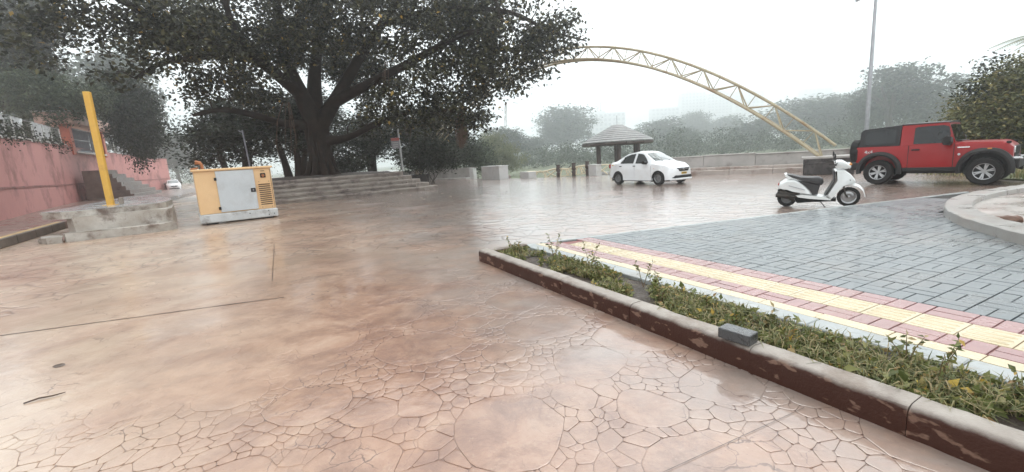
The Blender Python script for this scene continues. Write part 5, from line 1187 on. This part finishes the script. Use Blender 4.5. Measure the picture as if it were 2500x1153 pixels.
for q in (('C','large round-crowned hazy tree left of the far crane',1385,400,258,135,150,.3),('A','pale grey tree between the plaza piers and the round hazy tree',1232,400,303,95,95,1.0),
 ('B','hazy tree just behind the tip of the gazebo roof, right side',1610,390,292,95,140,2.0),('C','small hazy tree in front of the tall tower blocks',1700,385,272,75,190,.7),('A','faint hazy tree right of the tower blocks',1765,385,278,85,200,2.6),
 ('B','grey-green tree behind the low part of the arch',1845,385,292,120,115,.2),('C','broad dark tree crown where the arch comes down',1985,395,236,190,120,1.9),('A','hazy tree left of the lamp mast',2065,380,222,100,150,.9),
 ('B','tall open-crowned tree right of the lamp mast',2195,370,160,165,78,4.0),('C','tree directly behind the lamp mast foot',2110,370,212,80,85,3.0),('A','faint distant tree above the red bonnet',2330,330,215,120,170,5.0),
 ('B','grey tree behind the red vehicle windscreen',2285,360,238,140,95,5.6),('A','small hazy tree left of the gazebo',1300,400,330,70,120,2.2),('C','pale hazy tree right of the gazebo roof',1665,390,312,70,110,3.4)): place(*q)
GS='trees along the street at the left'
for q in (('C','far tree closing the street above the distant car',440,455,320,120,150,2.4,GS,0),
 ('B','pale tree behind the gate house',320,430,110,170,105,2.8,GS,0),('A','grey tree above the left fence',150,440,110,200,90,.1,GS,0)): place(*q)
# darker trees behind the plinth
PD=proto(77,10,16,240,60,.30,.55,M_BARK,LF_DARK,stems=3)
def dk(label,px,py,top,w,Y,rz,bz=1.1):
    c=AY(px,py,Y); H=AY(px,top,Y).z-bz; sx=w*Y/1110/6.6; s=H/9.6
    if 'D' not in first: first['D']=make_proto('dark_tree',label,'tree',(c.x,Y,bz),PD,'dark trees behind the plinth',(sx,sx,s),rz)
    else: again(first['D'],label,(c.x,Y,bz),(sx,sx,s),rz,'dark trees behind the plinth')
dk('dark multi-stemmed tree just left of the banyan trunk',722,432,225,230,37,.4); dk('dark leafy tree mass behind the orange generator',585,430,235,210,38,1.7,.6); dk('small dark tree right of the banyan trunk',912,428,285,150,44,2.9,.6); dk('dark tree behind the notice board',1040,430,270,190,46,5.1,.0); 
# bushes
def bush(name,label,E,n,per,ls,cr,leafm,seed,base,group=None,wood=M_BARK2,droop=.2,aspect=.5,trunk_z=0):
    rg=np.random.default_rng(seed)
    if trunk_z: sk=[[((0,0,-.2),.35),((.1,.1,trunk_z*.5),.28),((0,0,trunk_z),.15)]]
    else: sk=[[((rg.normal()*.2,rg.normal()*.2,-.2),.05),((rg.normal()*.4,rg.normal()*.4,.6),.035),((rg.normal()*.7,rg.normal()*.7,1.3),.02)] for k in range(4)]
    return tree_obj(name,label,'bush',base,sk,E,n,per,ls,cr,wood,leafm,rg,group,r0=.02,seg=5,droop=droop,aspect=aspect)
def bush_px(name,label,blobs,Y,n,per,ls,cr,leafm,seed,bz=0.0,**k):
    c=AY(blobs[0][0],blobs[0][1],Y); b=Vector((c.x,Y,bz)); E=[]
    for cx,cy,rx,ry in blobs: p=AY(cx,cy,Y)-b; E.append((np.array(p),(rx*Y/1110,min(rx,ry)*Y/1110,ry*Y/1110)))
    return bush(name,label,E,n,per,ls,cr,leafm,seed,tuple(b),**k)
bush_px('bush','grey-green bush behind the grey back wall',[(1120,375,62,38),(1085,390,40,28),(1150,395,45,25)],45,150,60,.22,.45,LF_MID,3,-.8)
bush_px('bush','rounder olive bush right of the grey-green bush',[(1170,380,32,36),(1185,395,25,20)],52,90,60,.24,.45,LF_MID,4,-.8)
bush_px('bamboo_clump','pale yellowish bamboo clump behind the big pier',[(1222,372,42,40),(1250,390,35,25),(1200,350,25,30)],74,120,50,.5,.5,LF_PALE,6,-1.2,droop=.8,aspect=.2)
bush_px('bush','low dark bush between the two trunks on the plinth',[(860,408,40,20),(835,400,20,25)],40,70,60,.2,.35,LF_DARK,7,.8)
bush_px('bush','dark tangled shrub beside the right end of the plinth',[(1050,375,48,42),(1010,390,40,30),(1085,385,35,32)],36.5,190,60,.2,.36,LF_DARK,8,.1)
bush_px('climber_bush','dark climber hanging over the pink wall right of the gate house',[(318,270,55,95),(345,330,40,55),(290,230,45,50),(355,385,10,28),(335,388,7,30),(370,380,8,22)],43.0,330,70,.26,.42,LF_DARK,9,4.2,droop=.8,trunk_z=3)
bush_px('bush','green shrub behind the left fence and gate house roof',[(120,250,90,50),(215,235,50,40),(60,215,70,50)],38,190,60,.26,.5,LF_MID,10,3.5)
bush_px('dark_tree','dark leafy tree at the extreme left edge of the picture',[(15,130,70,120),(60,50,80,60),(-20,215,55,50),(80,170,35,35)],42,320,80,.36,.7,LF_BAN,11,.2,trunk_z=13)
bush_px('hedge','tall olive-green hedge bush behind the red bonnet',[(2450,290,95,95),(2500,220,75,75),(2400,350,70,60),(2500,370,110,70),(2345,340,35,55),(2560,270,80,110)],19.0,800,62,.17,.33,LF_OLIVE,12,.0,droop=.1)
bush_px('sapling','wispy dark sapling sticking out above the olive hedge',[(2420,175,32,18),(2365,215,22,18),(2440,150,14,9)],19.5,26,16,.17,.28,LF_DARK,13,2.0)
# belt of scrub beyond the parapet: one mass
rgs=np.random.default_rng(44); cl=[]
for k in range(620):
    px=rgs.uniform(1180,2420); Y=rgs.uniform(110,230); b=AY(px,380,Y); w_=rgs.uniform(1.2,3.0); hmax=rgs.uniform(2.5,8.5)*(1.0 if px>1560 else .75)
    for j in range(6): cl.append((b.x+rgs.normal()*w_,Y+rgs.normal()*w_*.6,-1.2+rgs.uniform(.1,1)*hmax))
cl=np.array(cl); C=np.repeat(cl,22,axis=0)+rgs.normal(size=(len(cl)*22,3))*np.array([.75,.75,.5])
stuff(tag(link('scrub_belt',leaf_mesh('scrub_belt',C,.6,rgs),LF_FAR),'grey-green scrub filling the low ground beyond the parapet','scrub'))
rgs=np.random.default_rng(45); cl=[]
for k in range(80):
    px=rgs.uniform(-150,760); Y=rgs.uniform(110,170); b=AY(px,420,Y); h=rgs.uniform(2,6)
    for j in range(6): cl.append((b.x+rgs.normal()*2,Y+rgs.normal()*1.5,rgs.uniform(.1,1)*h))
cl=np.array(cl); C=np.repeat(cl,22,axis=0)+rgs.normal(size=(len(cl)*22,3))*.7
stuff(tag(link('street_greenery',leaf_mesh('street_greenery',C,.45,rgs),LF_FAR),'hazy undergrowth behind the street and the plinth','undergrowth'))
# ---- creeper tangled along the wall-top fence
rgs=np.random.default_rng(46); cl=[]
for k in range(150):
    p,d=wall_at(rgs.uniform(.02,.42) if k<115 else rgs.uniform(.55,.74)); nv=Vector((d.y,-d.x,0)); h=rgs.uniform(-.15,.95)
    cl.append((p.x-nv.x*.25+rgs.normal()*.15,p.y-nv.y*.25+rgs.normal()*.15,p.z+h))
cl=np.array(cl); C=np.repeat(cl,34,axis=0)+rgs.normal(size=(len(cl)*34,3))*np.array([.26,.26,.2])
stuff(tag(link('wall_creeper',leaf_mesh('wall_creeper',C,.17,rgs,droop=.7),LF_DARK),'dark creeper tangled in the fence along the pink wall top','creeper'))
# ---- palm at the right edge
pc=AY(2600,80,24.0); palm=thing('palm_tree','pale palm with drooping fronds reaching in at the right edge','tree',(pc.x,24.0,0)); H_=pc.z
m_=MB(); m_.tube([(.4,0,-.2),(.25,0,H_*.4),(0,0,H_)],[.22,.17,.14],10); m_.build('trunk',M_BARK2,palm,smooth=1)
for k in range(14):
    a=2*math.pi*k/14+.2; el=rnd.uniform(-.1,1.0); m_=MB(); L_=rnd.uniform(2.0,2.8); prev=None; spine=[]
    for i in range(11):
        f=i/10; r=L_*f; z=H_+el*r*.6-.42*f*f*L_; spine.append(Vector((r*math.cos(a),r*math.sin(a),z)))
    m_.tube(spine,[.03*(1-.8*i/10) for i in range(11)],4,caps=False)
    sd_=Vector((-math.sin(a),math.cos(a),0))
    for i in range(2,40):
        f=i/40; p=spine[int(f*10)].lerp(spine[min(int(f*10)+1,10)],f*10-int(f*10)); l=.55*math.sin(math.pi*(.15+.8*f))
        for s_ in (-1,1):
            tip=p+sd_*s_*l*.8+Vector((math.cos(a)*l*.4,math.sin(a)*l*.4,-l*.45)); q=Vector((math.cos(a),math.sin(a),0))*.02; m_.add([p-q,p+q,tip],[(0,1,2)])
    m_.build('frond',LF_PALE,palm)
# ---- verge and grass by the hedge
struct(MB().prism([(15.3,14.6),(15.2,12.6),(22,12.4),(40,12.5),(40,30),(21,18.6),(17.5,16.8)],-.3,.05).build('verge',M_GRASSLAND))
def blades(name,P,h,rng,wd,leafm,lean=.5):
    n=len(P); a=rng.uniform(0,6.283,n); d=np.stack([np.cos(a),np.sin(a),np.zeros(n)],1); s=np.stack([-np.sin(a),np.cos(a),np.zeros(n)],1); H=(h*rng.uniform(.5,1.3,n))[:,None]; ln=(lean*rng.uniform(.2,1.4,n))[:,None]; W=(wd*rng.uniform(.7,1.3,n))[:,None]
    z=np.array([0,0,1.0]); V=np.empty((n,5,3)); V[:,0]=P-s*W; V[:,1]=P+s*W; m=P+z*H*.62+d*H*ln*.35; V[:,2]=m+s*W*.8; V[:,3]=m-s*W*.8; V[:,4]=P+z*H*(1-.45*ln)+d*H*ln
    me=bpy.data.meshes.new(name); me.vertices.add(n*5); me.vertices.foreach_set('co',V.ravel()); b=np.arange(n)[:,None]*5
    T=np.concatenate([b+[0,1,2],b+[0,2,3],b+[3,2,4]],1).reshape(-1); me.loops.add(n*9); me.loops.foreach_set('vertex_index',T.astype(np.int32)); me.polygons.add(n*3); me.polygons.foreach_set('loop_start',np.arange(0,n*9,3,dtype=np.int32)); me.update(calc_edges=True); return me
LF_GR=leafmat('grass_blade',[(0,(.07,.085,.03)),(.4,(.17,.18,.07)),(.75,(.30,.26,.13)),(1,(.42,.32,.18))],.45,.3)
LF_WEED=leafmat('weed_leaf',[(0,(.06,.075,.022)),(.45,(.145,.165,.05)),(.8,(.27,.26,.10)),(.94,(.30,.18,.08)),(1,(.6,.42,.08))],.4,.3)
P=np.stack([NR.uniform(15.2,26,4200),NR.uniform(12.5,17,4200),np.full(4200,.05)],1)
stuff(tag(link('verge_grass',blades('verge_grass',P,.22,NR,.012,LF_GR),LF_GR),'rough grass under the olive hedge','grass'))
# ---- weeds in the planter
def weedpos(n,rg,lo=3.0,hi=3.56):
    out=[]
    while len(out)<n:
        a=rg.uniform(lo,hi,4000); s=rg.uniform(-6.3,1.6,4000); m=fbm(a*2.6+11,s*1.9+70,3,31); k=(m>.445+.16*rg.uniform(size=4000)); 
        out+=list(zip(a[k],s[k]))
    return [I(a,s,.105) for a,s in out[:n]]
rg=np.random.default_rng(8)
P=np.array([tuple(p) for p in weedpos(5600,rg)]); stuff(tag(link('planter_grass',blades('planter_grass',P,.15,rg,.0042,LF_GR,.9),LF_GR),'tangled grass blades growing in the planter','grass'))
P=np.array([tuple(p) for p in weedpos(9500,rg,3.0,3.58)]); P[:,2]+=rg.uniform(0,.09,len(P)); stuff(tag(link('planter_weeds',leaf_mesh('planter_weeds',P,.05*rg.uniform(.5,1.6,len(P)),rg,.7,.55,.0),LF_WEED),'low leafy weeds covering the planter soil','weeds'))
M_STEM=mat('weed_stem',(.12,.10,.04),(.18,.12,.06),scale=20,rough=.6)
def weed(label,n,s,h,k):
    t=thing('tall_weed',label,'weed',tuple(I(n,s,.11)),rnd.uniform(0,6.28),'tall weeds in the planter'); mb=MB(); cl=[]
    for j in range(rnd.choice([2,3,4])):
        a=rnd.uniform(0,6.28); l=h*rnd.uniform(.25,.6); top=Vector((l*.6*math.cos(a),l*.6*math.sin(a),h*rnd.uniform(.65,1.0))); pts=[Vector((0,0,0)),top*.5+Vector((0,0,h*.12)),top]
        mb.tube(pts,[.004,.003,.0015],4,caps=False)
        for f in np.linspace(.3,1,7):
            p=pts[1].lerp(pts[2],f*2-1) if f>.5 else pts[0].lerp(pts[1],f*2)
            for _ in range(2): cl.append(tuple(p))
    mb.build('stem',M_STEM,t); link('leaves',leaf_mesh('leaves',np.array(cl),.05,np.random.default_rng(k),.8,.45,-.1),LF_WEED if k%3 else LF_GR,t)
for k in range(26): weed('tall thin weed rising above the planter greenery',rnd.uniform(3.1,3.55),-6.1+k*.27+rnd.uniform(-.1,.1),rnd.choice([.16,.2,.26,.34,.42]),k)
# ---- fallen leaves and twig
M_DRYL=mat('pale_fallen_leaf',(.55,.45,.33),(.65,.58,.48),scale=20,rough=.5); M_DRYD=mat('dark_fallen_leaf',(.05,.03,.02),(.09,.05,.03),scale=20,rough=.4)
def fallen(x,y,L_,m,label,grp,z=0.004):
    m_=MB(); n=7; l,r,c=[],[],[]
    for i in range(n):
        f=i/(n-1); w_=L_*.3*math.sin(math.pi*f)**.8; zz=.004+.25*L_*(f-.5)**2; l.append((L_*(f-.5),w_,zz+.1*w_)); c.append((L_*(f-.5),0,zz)); r.append((L_*(f-.5),-w_,zz+.12*w_))
    m_.loft([l,c,r],caps=False,closed=False); o=m_.build('fallen_leaf',m,None,smooth=2); o.location=(x,y,z); o.rotation_euler=(0,0,rnd.uniform(0,6.28)); tag(o,label,'leaf',grp); return o
for px,py in ((705,527),(750,512),(768,511),(702,505),(834,504),(825,517),(873,500),(795,498),(866,495),(1003,477),(1080,473),(1100,480),(1030,484),(822,524),(1035,487),(980,473),(716,508),(852,523)):
    p=G(px,py); fallen(p.x,p.y,.16,M_DRYL,'pale fallen leaf lying on the wet ground before the steps','leaves fallen before the steps')
for px,py in ((1290,442),(1325,452),(1237,468),(1180,462),(1385,445),(1215,480),(1425,455)):
    p=G(px,py); fallen(p.x,p.y,.2,M_DRYD,'dark fallen leaf lying on the wet plaza beyond the planter','leaves on the wet plaza')
o=fallen(-4.15,3.85,.10,M_DRYD,'single curled dark leaf on the left foreground',None,float(silt_z(-4.15,3.85))+.002); o.rotation_euler=(R_(15),0,.3)
m_=MB(); m_.tube([(-.11,0,.0),(-.03,.012,.006),(.05,-.004,.004),(.12,.01,.002)],[.005,.007,.006,.003],7); tw=m_.build('twig',M_DRYD,None,smooth=1); tw.location=(-3.66,3.23,float(silt_z(-3.66,3.23))+.008); tw.rotation_euler=(0,0,R_(35)); tag(tw,'short dark twig lying in the left foreground','twig')
# birds
M_BIRD=mat('dark_bird',(.02,.018,.018),(.04,.035,.035),scale=20,rough=.5)
def bird(p,label,rz):
    t=thing('bird',label,'bird',tuple(p),rz); m_=MB(); rings=[]
    for x,z,r in ((-.20,.02,.006),(-.10,.05,.02),(-.02,.09,.045),(.05,.13,.045),(.09,.17,.028),(.12,.19,.030),(.15,.19,.018),(.19,.185,.003)): rings.append([(x,r*math.cos(a),z+r*math.sin(a)) for a in np.linspace(0,2*math.pi,9)[:-1]])
    m_.loft(rings); m_.build('body',M_BIRD,t,smooth=1)
    for s_ in (-1,1):
        m_=MB(); m_.tube([(.02,s_*.015,.06),(.02,s_*.015,0)],.004,4); m_.build('leg',M_BIRD,t)
fo=Vector(fe_old.location); f0=Vector((1.25,35.1,-.28)); f1=Vector((5.95,32.7,.05))
for t_,lb in ((.58,'dark bird perched on the ivory fence by the middle brown post'),(.70,'dark bird perched on the ivory fence near the right brown post')):
    p=f0.lerp(f1,t_)+Vector((0,0,.70+.05*math.sin(t_*16))); bird(p,lb,R_(40))
p,_,n_=afr(.44); bird(ax0+p+n_*(DT+.06),'small dark bird perched on top of the lattice arch',R_(200))
# ================================================================ FAR BUILDINGS
M_FARB=mat('pale_far_concrete',(.50,.50,.50),(.56,.56,.56),scale=.05,rough=.7); M_FARW=mat('far_window',(.12,.13,.14),(.16,.17,.18),scale=.1,rough=.3)
def tower(label,px0,px1,pyt,Y,floors,cols,dep=18,extra=()):
    a=AY(px0,350,Y); b=AY(px1,350,Y); t_=AY((px0+px1)/2,pyt,Y).z; w_=(b.x-a.x); t=thing('apartment_block',label,'building',((a.x+b.x)/2,Y,-1.2)); H=t_+1.2
    B('wall',(0,dep/2,H/2),(w_,dep,H),M_FARB,t,0)
    m_=MB(); fh=H/floors
    for i in range(1,floors):
        for j in range(cols): m_.box((lerp(-w_/2,w_/2,(j+.5)/cols),-.1,i*fh+fh*.5),(w_/cols*.55,.6,fh*.55))
    stuff(m_.build('windows',M_FARW,t)); m_=MB()
    for i in range(1,floors): m_.box((0,-.5,i*fh),(w_*1.01,1.2,.35))
    stuff(m_.build('balcony_slabs',M_FARB,t))
    for x,ww,h in extra: B('roof_tank',(x*w_,dep/2,H+h/2),(ww*w_,dep*.5,h),M_FARB,t,0)
    return t
tower('hazy unfinished building below the far crane',1442,1528,276,800,9,8,20,((-.2,.3,4),))
tower('hazy rectangular block left of the tall towers',1592,1658,264,850,11,7,18)
tower('tall hazy tower block, left one of the pair',1664,1722,226,880,18,7,18,((0,.4,5),))
tower('tall hazy tower block, right one of the pair',1726,1786,228,900,18,7,18,((.1,.4,4),))
tower('faintest hazy tower right of the tall pair',1792,1862,222,1000,16,7,20)
tower('faint low block beyond the broad dark tree crown',1958,2025,216,980,12,7,20)
cr=AY(1466,276,810); crn=thing('tower_crane','hazy tower crane above the unfinished building','crane',(cr.x,810,-1.2)); Hc=AY(1466,252,810).z+1.2
M_CRANE=mat('crane_steel',(.30,.26,.2),(.36,.31,.24),scale=.2,rough=.6)
B('mast',(0,0,Hc/2),(1.6,1.6,Hc),M_CRANE,crn,0); B('jib',(3.5,0,Hc+.5),(22,1.2,1.2),M_CRANE,crn,0); B('apex',(0,0,Hc+3),(1.2,1.2,5),M_CRANE,crn,0,taper=.3); B('counterweight',(-6.5,0,Hc-.8),(2.5,1.6,2),M_CRANE,crn,0)
for s_ in (-6,12): 
    m_=MB(); m_.tube([(0,0,Hc+5),(s_,0,Hc+1)],.25,4); m_.build('tie_rod',M_CRANE,crn)
# ================================================================ HAZE
hb=MB(); hb.box((0,630,73),(2900,1560,152)); HM=bpy.data.materials.new('haze_air'); HM.use_nodes=True; nt=HM.node_tree; nt.nodes.clear()
pv=nt.nodes.new('ShaderNodeVolumePrincipled'); pv.inputs['Color'].default_value=(.945,.975,.99,1); pv.inputs['Density'].default_value=.0023; pv.inputs['Anisotropy'].default_value=0.80
oo=nt.nodes.new('ShaderNodeOutputMaterial'); nt.links.new(pv.outputs[0],oo.inputs['Volume'])
hz=hb.build('haze',HM); stuff(hz); hz['label']='pale damp haze filling the air over the whole scene'
